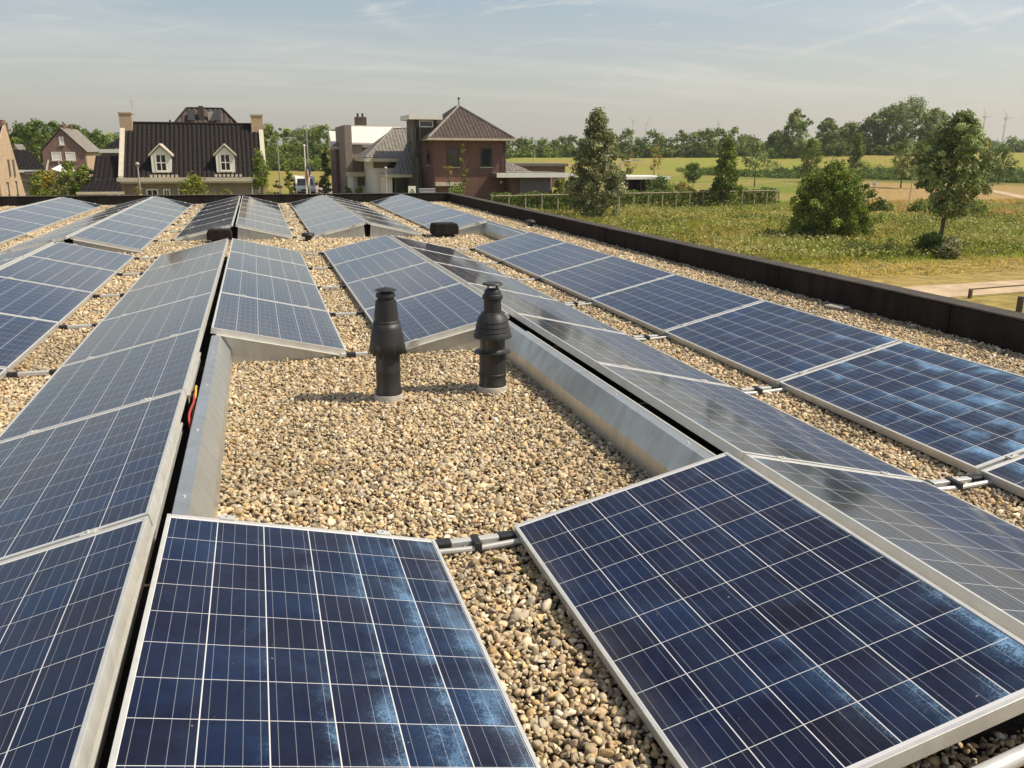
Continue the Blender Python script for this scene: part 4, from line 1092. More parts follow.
def window(o, x0, x1, z0, z1, y, wall_axis='y', frame='white', pane='glass', bars=(0, 0), depth=0.10, name='window', sill=True):
    """wall_axis y: window in a wall facing -Y at y; x: facing -X at x=y, spanning x0..x1 along Y"""
    def P(u, d, z): return (u, y+d, z) if wall_axis == 'y' else (y+d, u, z)
    t = 0.09; fr = MB()
    fr.box(P(x0, -0.03, z0), P(x0+t, depth, z1)).box(P(x1-t, -0.03, z0), P(x1, depth, z1))
    fr.box(P(x0+t+.002, -0.03, z0), P(x1-t-.002, depth, z0+t)).box(P(x0+t+.002, -0.03, z1-t), P(x1-t-.002, depth, z1))
    for i in range(bars[0]):
        u = x0+(x1-x0)*(i+1)/(bars[0]+1); fr.box(P(u-.03, -0.022, z0+t+.002), P(u+.03, depth-.02, z1-t-.002))
    for i in range(bars[1]):
        q = z0+(z1-z0)*(i+1)/(bars[1]+1); fr.box(P(x0+t+.002, -0.018, q-.03), P(x1-t-.002, depth-.02, q+.03))
    f = fr.build(name, frame, o)
    MB().box(P(x0+t-.01, -0.008, z0+t-.01), P(x1-t+.01, 0.03, z1-t+.01)).build('pane', pane, f)
    if sill: MB().box(P(x0-.08, -0.10, z0-.07), P(x1+.08, -0.032, z0-.003)).build('sill', 'cream', f)
    return f

# 1. brown brick house with pyramid roof
Yb = 68.0
xl, xr = at(434, 139, Yb).x, at(506, 139, Yb).x
ze = at(470, 139, Yb).z; yb = Yb+8.6
o = thing('brick_house', 'brown brick house with a tiled pyramid roof and flat dormer', 'house', ((xl+xr)/2, (Yb+yb)/2, GZ))
MB().box((xl, Yb, GZ-.3), (xr, yb, ze-0.12)).build('wall', 'brick_dark', o)
apx = at(458, 107, Yb+4.4)
ov = 0.55; zr0 = ze+0.02
rf = MB(); e = [(xl-ov, Yb-ov), (xr+ov, Yb-ov), (xr+ov, yb+ov), (xl-ov, yb+ov)]
rg0 = Vector((apx.x, Yb+4.1, apx.z)); rg1 = Vector((apx.x, yb-3.8, apx.z))
E_ = [Vector((x, y, zr0)) for x, y in e]
roof_plane(rf, E_[0], E_[1], rg0, rg0); roof_plane(rf, E_[1], E_[2], rg1, rg0); roof_plane(rf, E_[2], E_[3], rg1, rg1); roof_plane(rf, E_[3], E_[0], rg0, rg1)
ro = rf.build('roof', 'tile_brown', o)
hp = MB()
for a, b in ((E_[0], rg0), (E_[1], rg0), (E_[2], rg1), (E_[3], rg1)): hp.tube([a+Vector((0, 0, .06)), b+Vector((0, 0, .07))], 0.10, 6)
hp.build('hip_ridge', 'tile_grey', ro)
MB().tube([rg0, rg0+Vector((0, 0, 0.75))], [0.05, 0.03], 6).lathe(rg0+Vector((0, 0, .55)), [(0.02, 0), (0.11, 0.08), (0.10, 0.16), (0.02, 0.2)], 10).build('finial', 'darkmetal', ro)
MB().box((xl-ov-.06, Yb-ov-.06, ze-.13), (xr+ov+.06, yb+ov+.06, ze-.002)).box((xl-ov-.12, Yb-ov-.14, ze-.10), (xr+ov+.12, Yb-ov-.062, ze+.05)).build('eave_board', 'cream', o)
for a, b in ((447, 459), (480.5, 492)):
    p0, p1 = at(a, 148, Yb), at(b, 167, Yb)
    window(o, p0.x, p1.x, p1.z, p0.z, Yb-.004, frame='darkmetal', bars=(0, 0))
window(o, Yb+1.6, Yb+3.0, at(427, 165, 70).z, at(427, 149, 70).z, xl-.004, 'x', frame='darkmetal')
window(o, Yb+5.6, Yb+6.6, at(427, 165, 70).z, at(427, 149, 70).z, xl-.004, 'x', frame='darkmetal')
p0 = at(434, 183, Yb); p1 = at(461, 185, Yb)
MB().box((p0.x+.05, Yb-.55, p1.z-.05), (p1.x, Yb-.004, p0.z+.05)).build('canopy', 'cream', o)
pl = at(501, 182, Yb); MB().lathe((pl.x, Yb-.1, pl.z-.12), [(0.05, 0), (.12, .06), (.12, .18), (.04, .24)], 10).build('wall_lamp', 'lampglass', o)
MB().tube([(xr-.15, Yb-.09, GZ), (xr-.15, Yb-.09, ze-.14)], .045, 6).build('downpipe', 'darkmetal', o)
# flat topped dormer and the dark metal chimney on the left side
d0 = at(406, 126, Yb+4.0); d1 = at(437, 116, Yb+4.0)
dm = MB().box((d0.x+.35, Yb+2.2, ze-.2), (d0.x+2.2, Yb+5.8, d1.z-.35)).build('dormer', 'tile_brown', o)
MB().box((d0.x-.1, Yb+1.8, d1.z-.36), (d1.x, Yb+6.2, d1.z)).build('dormer_roof', 'white', dm)
window(dm, d0.x+.75, d0.x+1.9, d1.z-.95, d1.z-.42, Yb+2.196, frame='white', sill=False)
cm = at(415, 128, Yb+2.0)
MB().box((cm.x-.28, Yb+1.7, GZ), (cm.x+.02, Yb+2.2, cm.z)).tube([(cm.x+.32, Yb+1.95, GZ), (cm.x+.32, Yb+1.95, cm.z+.1)], 0.13, 10).build('chimney', 'darkmetal', o)
# lean-to roof at the back right
q0, q1 = at(505, 171, Yb+4), at(521, 171, Yb+4); qa = at(505, 154, Yb+7)
MB_ = roof_plane(MB(), (xr+.02, Yb+3, q0.z), (q1.x+.5, Yb+3, q0.z), (xr+.3, Yb+6, qa.z), (xr+.02, Yb+6, qa.z)); roof_plane(MB_, (q1.x+.5, Yb+3, q0.z), (q1.x+.5, Yb+9, q0.z), (xr+.3, Yb+6.1, qa.z), (xr+.3, Yb+6, qa.z))
lr = MB_.build('lean_to_roof', 'tile_grey', o)
MB().box((xr+.02, Yb+2.75, q0.z-.2), (q1.x+.6, Yb+2.95, q0.z-.01)).build('gutter', 'white', lr)
MB().box((xr+.004, Yb+3.1, GZ-.3), (q1.x+.3, Yb+8.6, q0.z-.21)).build('lean_to_wall', 'brick_dark', o)

# 2. garage and carport
Yg = 66.2
g0, g1, g2 = at(500, 174, Yg), at(552, 174, Yg), at(574, 174, Yg)
o = thing('garage', 'flat roofed garage and carport with white fascia beside the brick house', 'garage', ((g0.x+g2.x)/2, Yg+3, GZ))
zt = at(520, 174, Yg).z
MB().box((xr+.006, Yg+.5, GZ-.3), (at(521, 180, Yg).x, Yg+6, zt-.24)).build('wall', 'brick_dark', o)
MB().box((at(521, 180, Yg).x+.004, Yg+.35, GZ-.3), (g1.x, Yg+6, zt-.24)).build('door', 'greydoor', o)
rfm = MB().box((g0.x-.3, Yg-.3, zt-.22), (g2.x, Yg+7, zt+.05)).build('roof', 'flatroof', o)
MB().box((g0.x-.36, Yg-.38, zt-.26), (g2.x+.06, Yg-.302, zt+.09)).build('fascia', 'white', rfm)
for k in range(2): MB().box((g2.x-.25, Yg+.1+5*k, GZ-.3), (g2.x-.10, Yg+.25+5*k, zt-.225)).build('post', 'wood', o)
bush(560, 0, 180, 22, 'green shrub growing under the open carport', PG, 'shrub', 40, 36, 0.09, base=Vector((at(562, 190, Yg+4).x, Yg+4.5, GZ)))

# 3. low brown building and the open shed further off
Yl = 108.0
p0, p1 = at(516, 163.5, Yl), at(565, 172, Yl)
o = thing('low_building', 'long low brown boarded building behind the garage', 'building', ((p0.x+p1.x)/2, Yl+4, GZ))
MB().box((p0.x-2, Yl, GZ-.3), (p1.x, Yl+7, p0.z-.35)).build('wall', 'brownpanel', o)
MB().box((p0.x-2.2, Yl-.4, p0.z-.34), (p1.x+.3, Yl+7.3, p0.z)).build('roof', 'flatroof', o)
Ys = 92.0
p0, p1 = at(626, 176.5, Ys), at(669, 192, Ys)
o = thing('open_shed', 'open dark shed with a pale flat roof behind the hedge', 'shed', ((p0.x+p1.x)/2, Ys+3, GZ))
MB().box((p0.x, Ys-.3, p0.z-.32), (p1.x, Ys+6, p0.z)).build('roof', 'white', o)
sh = MB().box((p0.x+.2, Ys+5.5, GZ), (p1.x-.2, Ys+5.7, p0.z-.33)).box((p0.x+.2, Ys+.2, GZ), (p0.x+.35, Ys+5.49, p0.z-.33)).box((p1.x-1.9, Ys+.1, GZ), (p1.x-.3, Ys+5.49, p0.z-.33))
sh.build('wall', 'darkwood', o)
for k in range(4):
    x = p0.x+.3+(p1.x-p0.x-.6)*k/3; MB().box((x-.07, Ys, GZ), (x+.07, Ys+.09, p0.z-.325)).build('post', 'darkwood', o)
bush(662, 0, 179, 34, 'dark shrub growing against the open shed', PD, 'shrub', 50, 36, 0.12, base=Vector((at(660, 190, Ys-1.5).x, Ys-1.5, GZ)))
bush(684, 0, 184, 24, 'yellow green shrub right of the open shed', PY, 'shrub', 30, 30, 0.1, base=Vector((at(683, 190, Ys-1.5).x, Ys-1.2, GZ)))

# 4. villa with grey hipped roof in front of the white house
Yv = 74.0
v0, v1 = at(366, 158, Yv), at(405, 158, Yv)
o = thing('grey_roof_villa', 'white walled villa with a light grey hipped tile roof beside the brick house', 'house', ((v0.x+v1.x)/2, Yv+4, GZ))
zt = v0.z; ra, rb = at(393, 129, Yv+4), at(412, 129, Yv+4)
rf = MB(); A0, A1, A2, A3 = Vector((v0.x, Yv, zt)), Vector((v1.x+2.2, Yv, zt)), Vector((v1.x+2.2, Yv+8, zt)), Vector((v0.x, Yv+8, zt))
T0, T1 = Vector((ra.x, Yv+4, ra.z)), Vector((rb.x+.4, Yv+4, ra.z))
roof_plane(rf, A0, A1, T1, T0); roof_plane(rf, A3, A0, T0, T0); roof_plane(rf, A1, A2, T1, T1); roof_plane(rf, A2, A3, T0, T1)
ro = rf.build('roof', 'tile_grey', o)
hp = MB().tube([A0+Vector((0, 0, .06)), T0+Vector((0, 0, .06))], 0.09, 6).tube([T0+Vector((0, 0, .06)), T1+Vector((0, 0, .06))], 0.09, 6); hp.build('hip_ridge', 'tile_grey', ro)
MB().box((v0.x-.12, Yv-.12, zt-.30), (v1.x+2.3, Yv+8.1, zt-.005)).build('eave_board', 'cream', o)
MB().box((v0.x+.7, Yv+.8, GZ-.3), (v1.x+2.0, Yv+7.5, zt-.31)).build('wall', 'white', o)
w0 = at(373, 161, Yv+.8); w1 = at(396, 168, Yv+.8)
MB().box((w0.x, Yv+.70, w1.z), (w1.x, Yv+.796, w0.z-.02)).build('window_band', 'glass', o)
# porch roof, lower right
c0, c1 = at(384, 174, Yv-2.5), at(407, 174, Yv-2.5); ca = at(405, 151, Yv-.5)
pr = MB(); roof_plane(pr, (c0.x+.6, Yv-2.5, c0.z), (c1.x+.6, Yv-2.5, c0.z), (ca.x+.8, Yv+.6, ca.z), (ca.x, Yv+.6, ca.z))
pr = pr.build('porch_roof', 'tile_grey', o)
MB().box((c0.x, Yv-2.65, c0.z-.28), (c1.x+.8, Yv+.65, c0.z-.03)).build('porch_eave', 'cream', pr)
MB().box((c0.x+.1, Yv-2.2, GZ-.3), (c0.x+.7, Yv+.6, c0.z-.285)).build('porch_pillar', 'white', o)
window(o, at(392, 180, Yv).x, at(404, 180, Yv).x, GZ+.2, c0.z-.35, Yv-2.1, frame='darkmetal', sill=False, name='porch_door', bars=(1, 0))
MB().box((at(391, 180, Yv).x, Yv-2.0, GZ-.3), (at(406, 180, Yv).x, Yv+.6, c0.z-.29)).build('porch_wall', 'greydoor', o)

# 5. white modern house
Ym = 82.0
o = thing('modern_house', 'white cubic modern house with a grey brick tower and dark chimney', 'house', (at(370, 150, Ym).x, Ym+4, GZ))
a, b, c_ = at(344, 125, Ym), at(351, 125, Ym), at(406, 125, Ym)
MB().box((a.x, Ym-.2, GZ-.3), (b.x, Ym+9, a.z)).build('tower', 'brick_grey', o)
zl, zh = at(370, 144.5, Ym).z, at(370, 125.5, Ym).z
MB().box((b.x+.004, Ym+3.2, zl), (c_.x, Ym+9, zh-.12)).build('upper_wall', 'white', o)
MB().prism([Vector((b.x+.004, Ym-.1, zl)), Vector((b.x+.004, Ym+3.19, zl)), Vector((b.x+.004, Ym+3.19, zh-.02)), Vector((b.x+.004, Ym+2.9, zh-.02)), Vector((b.x+.004, Ym-.1, zl+.16))], (c_.x-b.x, 0, 0)).build('pitched_roof', 'paleroof', o)
MB().box((b.x-.05, Ym+3.0, zh-.015), (c_.x+.1, Ym+9.1, zh+.08)).build('roof_edge', 'cream', o)
MB().box((b.x+.004, Ym+.1, at(350, 172, Ym).z), (at(362, 144, Ym).x, Ym+8.5, zl-.004)).build('lower_wall', 'brick_grey', o)
z2 = at(370, 172, Ym).z
MB().box((at(362, 150, Ym).x+.004, Ym+.9, GZ), (c_.x-.1, Ym+8.4, zl-.006)).build('back_wall', 'brick_grey', o)
MB().box((at(362, 150, Ym).x+.05, Ym+.2, zl-.26), (c_.x, Ym+.88, zl-.01)).build('balcony_head', 'white', o)
window(o, at(364, 150, Ym).x, at(374, 150, Ym).x, at(364, 168, Ym).z, zl-.30, Ym+.892, frame='greydoor', sill=False)
MB().box((a.x-.05, Ym-1.6, z2-.35), (at(373, 172, Ym).x, Ym-.21, z2+.02)).build('canopy', 'cream', o)
MB().box((a.x, Ym-1.5, GZ-.3), (a.x+.45, Ym-1.0, z2-.352)).build('pillar', 'white', o)
MB().box((a.x+.5, Ym-.35, GZ-.3), (at(373, 172, Ym).x, Ym-.205, z2-.352)).build('ground_wall', 'white', o)
window(o, at(357, 180, Ym).x, at(369, 180, Ym).x, at(357, 186, Ym).z, at(357, 177, Ym).z, Ym-.355, frame='greydoor', sill=False, bars=(2, 0))
k0, k1 = at(355, 117, Ym+4), at(366, 124, Ym+4)
ch = MB().box((k0.x, Ym+3.5, zh), (k1.x, Ym+4.6, k0.z)).build('chimney', 'tile_brown', o)
pm = MB()
for q in (0.25, 0.7): pm.tube([(k0.x+(k1.x-k0.x)*q, Ym+4, k0.z), (k0.x+(k1.x-k0.x)*q, Ym+4, k0.z+.35)], 0.10, 8)
pm.build('chimney_pot', 'darkmetal', ch)
# older wing at the left
l0, l1 = at(332, 147, Ym+6), at(344, 147, Ym+6)
MB().box((l0.x+.3, Ym+6, GZ-.3), (a.x-.01, Ym+12, l0.z-.22)).build('wing_wall', 'brick_dark', o)
wr = MB(); roof_plane(wr, (l0.x-.2, Ym+5.5, l0.z), (l1.x+.2, Ym+5.5, l0.z), (l1.x+.2, Ym+8, at(344, 136, Ym+8).z), (l0.x+1.6, Ym+8, at(344, 136, Ym+8).z))
wr.build('wing_roof', 'tile_grey', o)
MB().box((l0.x-.25, Ym+5.42, l0.z-.21), (l1.x+.1, Ym+5.6, l0.z-.005)).build('wing_gutter', 'cream', o)
zq = at(338, 131, Ym+11).z
MB().prism([Vector((l0.x+.2, Ym+8.4, l0.z)), Vector((l0.x+.2, Ym+12, l0.z)), Vector((l0.x+.2, Ym+12, zq)), Vector((l0.x+.2, Ym+11.3, zq))], (l1.x-l0.x, 0, 0)).build('wing_pitched_roof', 'paleroof', o)
window(o, l0.x+.7, l0.x+1.3, GZ+.4, l0.z-.5, Ym+5.996, frame='white', sill=False, bars=(0, 2))

# 6. long house with a steep dark tiled roof
Yd = 66.0
e0, e1 = at(119, 178, Yd), at(267, 178, Yd)
o = thing('dark_roof_house', 'long house with a steep dark tiled roof, two white dormers and sandy chimneys', 'house', ((e0.x+e1.x)/2, Yd+4, GZ))
zE = e0.z; zR = at(190, 122, Yd+3.8).z-0.17
rf = MB(); roof_plane(rf, (e0.x+.15, Yd-.2, zE), (e1.x-.15, Yd-.2, zE), (e1.x-.15, Yd+3.8, zR), (e0.x+.15, Yd+3.8, zR), pitch=0.31, amp=0.06)
roof_plane(rf, (e1.x-.15, Yd+7.8, zE), (e0.x+.15, Yd+7.8, zE), (e0.x+.15, Yd+3.8, zR), (e1.x-.15, Yd+3.8, zR), pitch=0.31)
ro = rf.build('roof', 'tile_dark', o)
MB().tube([(e0.x+.1, Yd+3.8, zR+.06), (e1.x-.1, Yd+3.8, zR+.06)], 0.11, 6).build('ridge_cap', 'tile_dark', ro)
for x in (e0.x, e1.x):
    sg = -1 if x == e0.x else 1
    P = [Vector((x, Yd-.25, zE-.05)), Vector((x, Yd+3.8, zR+.02)), Vector((x, Yd+7.85, zE-.05)), Vector((x, Yd+7.85, zE+.15)), Vector((x, Yd+3.8, zR+.24)), Vector((x, Yd-.25, zE+.15))]
    MB().prism(P, (-sg*0.32, 0, 0)).build('gable_coping', 'cream', o)
    G = [Vector((x-sg*.02, Yd, GZ-.3)), Vector((x-sg*.02, Yd, zE-.05)), Vector((x-sg*.02, Yd+3.8, zR)), Vector((x-sg*.02, Yd+7.6, zE-.05)), Vector((x-sg*.02, Yd+7.6, GZ-.3))]
    MB().prism(G, (-sg*0.28, 0, 0)).build('gable_wall', 'brick_tan', o)
    cx_ = x-sg*0.42
    MB().box((cx_-.42, Yd+3.2, zR-.7), (cx_+.42, Yd+4.4, zR+.66)).box((cx_-.46, Yd+3.15, zR+.662), (cx_+.46, Yd+4.45, zR+.76)).build('chimney', 'brick_tan', o)
MB().box((e0.x+.31, Yd, GZ-.3), (e1.x-.31, Yd+7.5, zE-.24)).build('wall', 'brick_grey', o)
MB().box((e0.x-.1, Yd-.5, zE-.24), (e1.x-.8, Yd-.12, zE+.015)).box((e0.x-.05, Yd-.42, zE-.36), (e1.x-.85, Yd-.06, zE-.243)).build('gutter', 'cream', o)
def dormer(px0, px1, ptop, pbot):
    yq = Yd+0.12
    a, b = at(px0, pbot, yq), at(px1, pbot, yq); top = at((px0+px1)/2, ptop, yq)
    zs = a.z+(top.z-a.z)*0.66; xm = (a.x+b.x)/2
    dd = MB().prism([Vector((a.x, yq, a.z)), Vector((b.x, yq, a.z)), Vector((b.x, yq, zs)), Vector((xm, yq, top.z-.08)), Vector((a.x, yq, zs))], (0, 3.0, 0)).build('dormer', 'white', o)
    r = MB()
    for s_, xx in ((-1, a.x-.14), (1, b.x+.14)):
        r.prism([Vector((xx, yq-.16, zs-.08)), Vector((xm, yq-.16, top.z+.02)), Vector((xm, yq-.16, top.z+.14)), Vector((xx, yq-.16, zs+.05))], (0, 3.3, 0))
    r.build('dormer_roof', 'cream', dd)
    window(dd, a.x+.26, b.x-.26, a.z+.16, zs+.10, yq-.004, bars=(1, 1), frame='white')
    gm = MB()
    for k in range(7): gm.box((a.x-.15+k*.28, yq-.42, a.z-.22), (a.x+.02+k*.28, yq-.28, a.z-.04))
    gm.build('lead_apron', 'cream', dd)
dormer(152.5, 172, 145.5, 174); dormer(217, 235.5, 145.5, 173.5)
for (pa, pb) in ((146, 158), (163, 170), (178, 190)):
    window(o, at(pa, 190, Yd).x, at(pb, 190, Yd).x, at(pa, 198, Yd).z, at(pa, 189, Yd).z, Yd-.004, bars=(1, 0))
MB().tube([(e0.x+.9, Yd+3.6, zR+.9), (e0.x+.9, Yd+3.6, zR+1.7)], 0.014, 5).box((e0.x+.75, Yd+3.585, zR+1.5), (e0.x+1.05, Yd+3.615, zR+1.52)).build('aerial', 'steel', o)
MB().tube([(at(170, 120, Yd+3.8).x, Yd+3.8, zR), (at(170, 120, Yd+3.8).x, Yd+3.8, zR+.3)], 0.07, 8).build('vent_pipe', 'darkmetal', o)
MB().tube([(e1.x-1.1, Yd-.09, GZ), (e1.x-1.1, Yd-.09, zE-.37)], .05, 6).build('downpipe', 'steel', o)
# annex on the left
x0, x1 = at(91, 150, Yd+1).x, at(118, 150, Yd+1).x
zA = at(100, 180, Yd).z; zB = at(100, 156, Yd+3).z
an = MB(); roof_plane(an, (x0, Yd, zA), (x1, Yd, zA), (x1, Yd+2.6, zB), (x0, Yd+2.6, zB), pitch=0.31); roof_plane(an, (x0-.6, Yd-2.4, at(100, 192, Yd-2).z), (x1+.5, Yd-2.4, at(100, 192, Yd-2).z), (x1, Yd-.02, zA-.02), (x0, Yd-.02, zA-.02), pitch=0.31)
an = an.build('annex_roof', 'tile_dark', o)
MB().box((x0-.65, Yd-2.55, at(100, 192, Yd-2).z-.14), (x1+.55, Yd-2.42, at(100, 192, Yd-2).z+.03)).build('annex_gutter', 'cream', an)
MB().box((x0, Yd-2.0, GZ-.3), (x1-.01, Yd+5, at(100, 192, Yd-2).z-.15)).box((x0, Yd+.4, at(100, 192, Yd-2).z-.148), (x1-.01, Yd+5, zA-.04)).build('annex_wall', 'brick_grey', o)
MB().box((at(94, 195, Yd-2).x, Yd-2.06, GZ), (at(106, 195, Yd-2).x, Yd-2.004, at(100, 194.5, Yd-2).z)).build('annex_door', 'greydoor', o)
window(o, at(107, 195, Yd-2).x, at(116, 195, Yd-2).x, GZ+.3, at(100, 194.5, Yd-2).z, Yd-2.004, bars=(1, 0), sill=False)
# rear wing whose gutter shows above the annex
p0, p1 = at(104, 149, Yd+9), at(119, 136, Yd+11)
rw = MB(); roof_plane(rw, (p0.x, Yd+8, p0.z), (p1.x+.5, Yd+8, p0.z), (p1.x+.5, Yd+10.5, p1.z), (p0.x+1.2, Yd+10.5, p1.z)); rw = rw.build('rear_roof', 'tile_dark', o)
MB().box((p0.x-.2, Yd+7.8, p0.z-.28), (p1.x+.5, Yd+7.98, p0.z-.01)).build('rear_gutter', 'white', rw)
MB().box((p0.x, Yd+8.05, GZ-.3), (p1.x+.5, Yd+12, p0.z-.29)).build('rear_wall', 'brick_grey', o)

# 7. hip roofed house rising behind it
Yh = 92.0
p0, p1 = at(174, 124, Yh), at(238, 124, Yh); t0, t1 = at(187, 109, Yh+4), at(222, 109, Yh+4)
o = thing('hipped_house', 'far house whose grey hipped roof top rises behind the dark tiled roof', 'house', ((p0.x+p1.x)/2, Yh+4, GZ))
zb = p0.z-1.2; ex = 1.0
A0, A1, A2, A3 = [Vector(q) for q in ((p0.x-ex, Yh, zb), (p1.x+ex, Yh, zb), (p1.x+ex, Yh+8, zb), (p0.x-ex, Yh+8, zb))]
T0, T1 = Vector((t0.x, Yh+4, t0.z)), Vector((t1.x, Yh+4, t0.z))
rf = MB(); roof_plane(rf, A0, A1, T1, T0, pitch=0.5, amp=0.1); roof_plane(rf, A1, A2, T1, T1); roof_plane(rf, A2, A3, T0, T1); roof_plane(rf, A3, A0, T0, T0)
ro = rf.build('roof', 'tile_brown', o)
hp = MB()
for a, b in ((A0, T0), (A1, T1), (T0, T1)): hp.tube([a+Vector((0, 0, .08)), b+Vector((0, 0, .08))], 0.13, 6)
hp.build('ridge_cap', 'tile_dark', ro)
c0 = at(198, 106, Yh+2.5); c1 = at(204, 118, Yh+2.5)
MB().box((c0.x, Yh+2.2, c1.z-.6), (c1.x, Yh+3.0, c0.z)).build('chimney', 'tile_brown', ro)
MB().box((c1.x+.4, Yh+2.2, c1.z-.5), (c1.x+.9, Yh+2.7, c1.z+.6)).build('chimney', 'collar', ro)
for a, b in ((188, 195), (213, 221)):
    q0, q1 = at(a, 112, Yh+2.4), at(b, 123, Yh+1.2); MB().prism([Vector((q0.x, Yh+2.9, q0.z+.15)), Vector((q1.x, Yh+2.9, q0.z+.15)), Vector((q1.x, Yh+1.05, q1.z+.15)), Vector((q0.x, Yh+1.05, q1.z+.15))], (0, -.06, .1)).build('roof_window', 'darkmetal', ro)
MB().box((p0.x-ex+.5, Yh+.5, GZ-.3), (p1.x+ex-.5, Yh+7.5, zb-.01)).build('wall', 'brick_grey', o)

# 8. brick gable house
Yk = 96.0
a, b, t0 = at(42, 151, Yk), at(85, 151, Yk), at(62, 129, Yk)
o = thing('brick_gable_house', 'brick house with white blinds, its gable toward us among trees', 'house', ((a.x+b.x)/2, Yk+4, GZ))
dp = 8.5; xm = (a.x+b.x)/2
MB().prism([Vector((a.x, Yk, GZ-.3)), Vector((b.x, Yk, GZ-.3)), Vector((b.x, Yk, a.z)), Vector((xm, Yk, t0.z)), Vector((a.x, Yk, a.z))], (0, .3, 0)).build('gable_wall', 'brick_mid', o)
MB().box((a.x, Yk+.302, GZ-.3), (b.x, Yk+dp, a.z-.1)).build('wall', 'brick_tan', o)
rf = MB(); roof_plane(rf, (b.x+.25, Yk-.2, a.z-.1), (b.x+.25, Yk+dp, a.z-.1), (xm, Yk+dp, t0.z+.1), (xm, Yk-.2, t0.z+.1)); roof_plane(rf, (a.x-.25, Yk+dp, a.z-.1), (a.x-.25, Yk-.2, a.z-.1), (xm, Yk-.2, t0.z+.1), (xm, Yk+dp, t0.z+.1))
ro = rf.build('roof', 'tile_grey', o)
for q, yq in (((59, 64), .6), ((68, 71.5), 4.5)):
    c0, c1 = at(q[0], 124.5, Yk+yq), at(q[1], 131, Yk+yq); MB().box((c0.x, Yk+yq, c1.z-.4), (c1.x, Yk+yq+.8, c0.z)).build('chimney', 'brick_dark', ro)
for q in ((58.5, 64.5, 136.5, 145), (51, 62, 152, 160.5), (65, 76, 152, 160.5)):
    c0, c1 = at(q[0], q[2], Yk), at(q[1], q[3], Yk); window(o, c0.x, c1.x, c1.z, c0.z, Yk-.004, pane='paper')

# 9. sand coloured gable house at the frame edge
Yq = 55.0
xg = at(4, 160, Yq).x
o = thing('sand_gable_house', 'sunlit sand coloured brick house with two slit windows at the left edge', 'house', (xg-4, Yq+4, GZ))
def on_x(px, py):
    d = direction(px, py); return Vector((0, 0, EYE))+d*(xg/d.x)
f0 = on_x(2.0, 196); ftop = on_x(5.0, 124); bk = on_x(26, 196)
# the plane of the gable faces +X; its apex, front foot and back foot in depth
zt = ftop.z
P = [Vector((xg, f0.y, GZ-.3)), Vector((xg, bk.y+.8, GZ-.3)), Vector((xg, bk.y, bk.z)), Vector((xg, ftop.y, zt)), Vector((xg, f0.y, zt-1.6))]
MB().prism(P, (-.10, 0, 0)).build('gable_wall', 'brick_tan', o)
MB().box((xg-9, f0.y+.3, GZ-.3), (xg-.104, bk.y-.5, GZ+2.2)).build('wall', 'brick_tan', o)
rf = MB(); roof_plane(rf, (xg-9, f0.y-.5, GZ+1.2), (xg-.02, f0.y-.5, GZ+1.2), (xg-.02, ftop.y, zt+.05), (xg-9, ftop.y, zt+.05)); roof_plane(rf, (xg-.1, bk.y+.5, bk.z-.1), (xg-9, bk.y+.5, bk.z-.1), (xg-9, ftop.y, zt+.05), (xg-.1, ftop.y, zt+.05))
ro = rf.build('roof', 'tile_dark', o)
MB().box((xg-.55, ftop.y-.2, zt-.5), (xg-.06, ftop.y+.45, zt+.22)).tube([(xg-.1, ftop.y+.8, zt-.5), (xg-.1, ftop.y+.8, zt+.1)], .06, 6).build('chimney', 'brick_mid', ro)
for q in ((7.0, 10.3, 159.5, 176.5), (11.6, 15.2, 159.5, 176.5), (6.5, 9.0, 182, 196), (15, 17.5, 181, 196)):
    a = on_x(q[0], q[2]); b = on_x(q[1], q[3])
    y0_, y1_ = a.y, b.y; fr = MB()
    fr.box((xg+.002, y0_, b.z), (xg+.07, y0_+.12, a.z)).box((xg+.002, y1_-.12, b.z), (xg+.07, y1_, a.z))
    fr.box((xg+.002, y0_+.122, b.z), (xg+.07, y1_-.122, b.z+.1)).box((xg+.002, y0_+.122, a.z-.1), (xg+.07, y1_-.122, a.z))
    f = fr.build('window', 'greydoor', o)
    MB().box((xg+.002, y0_+.122, b.z+.102), (xg+.03, y1_-.122, a.z-.102)).build('pane', 'paper', f)
# 10. barn roof behind it and a carport
Ye = 84.0
p0, p1, t0 = at(12, 170, Ye), at(47, 170, Ye), at(14, 144, Ye+5)
o = thing('barn', 'low barn with a grey sweeping roof behind the sand coloured gable', 'barn', ((p0.x+p1.x)/2, Ye+4, GZ))
rf = MB(); roof_plane(rf, (p0.x-5, Ye, p0.z), (p1.x, Ye, p0.z), (at(30, 162, Ye+5).x, Ye+5, at(30, 150, Ye+5).z), (p0.x-5, Ye+5, at(30, 150, Ye+5).z)); rf.build('roof', 'tile_dark', o)
MB().box((p0.x-5, Ye-.2, p0.z-.2), (p1.x+.2, Ye-.02, p0.z)).build('gutter', 'white', o)
MB().box((p0.x-5, Ye+.2, GZ-.3), (p1.x-.2, Ye+5, p0.z-.21)).build('wall', 'brick_grey', o)
MB().prism([at(15, 170, Ye+5.2), at(27, 168, Ye+5.2), at(26, 160, Ye+5.2), at(14, 144, Ye+5.2)], (0, 3, 0)).build('cross_roof', 'tile_grey', o)
Yc = 78.0
p0, p1 = at(24, 171, Yc), at(64, 176, Yc)
o = thing('carport', 'grey flat carport roof left of the brick gable house', 'carport', ((p0.x+p1.x)/2, Yc+2, GZ))
MB().box((p0.x, Yc, at(40, 174.5, Yc).z), (p1.x, Yc+4, at(40, 171.5, Yc).z)).build('roof', 'flatroof', o)
for px in (30, 45, 62): q = at(px, 175, Yc); MB().box((q.x-.06, Yc+.2, GZ), (q.x+.06, Yc+.32, at(40, 174.6, Yc).z)).build('post', 'darkwood', o)
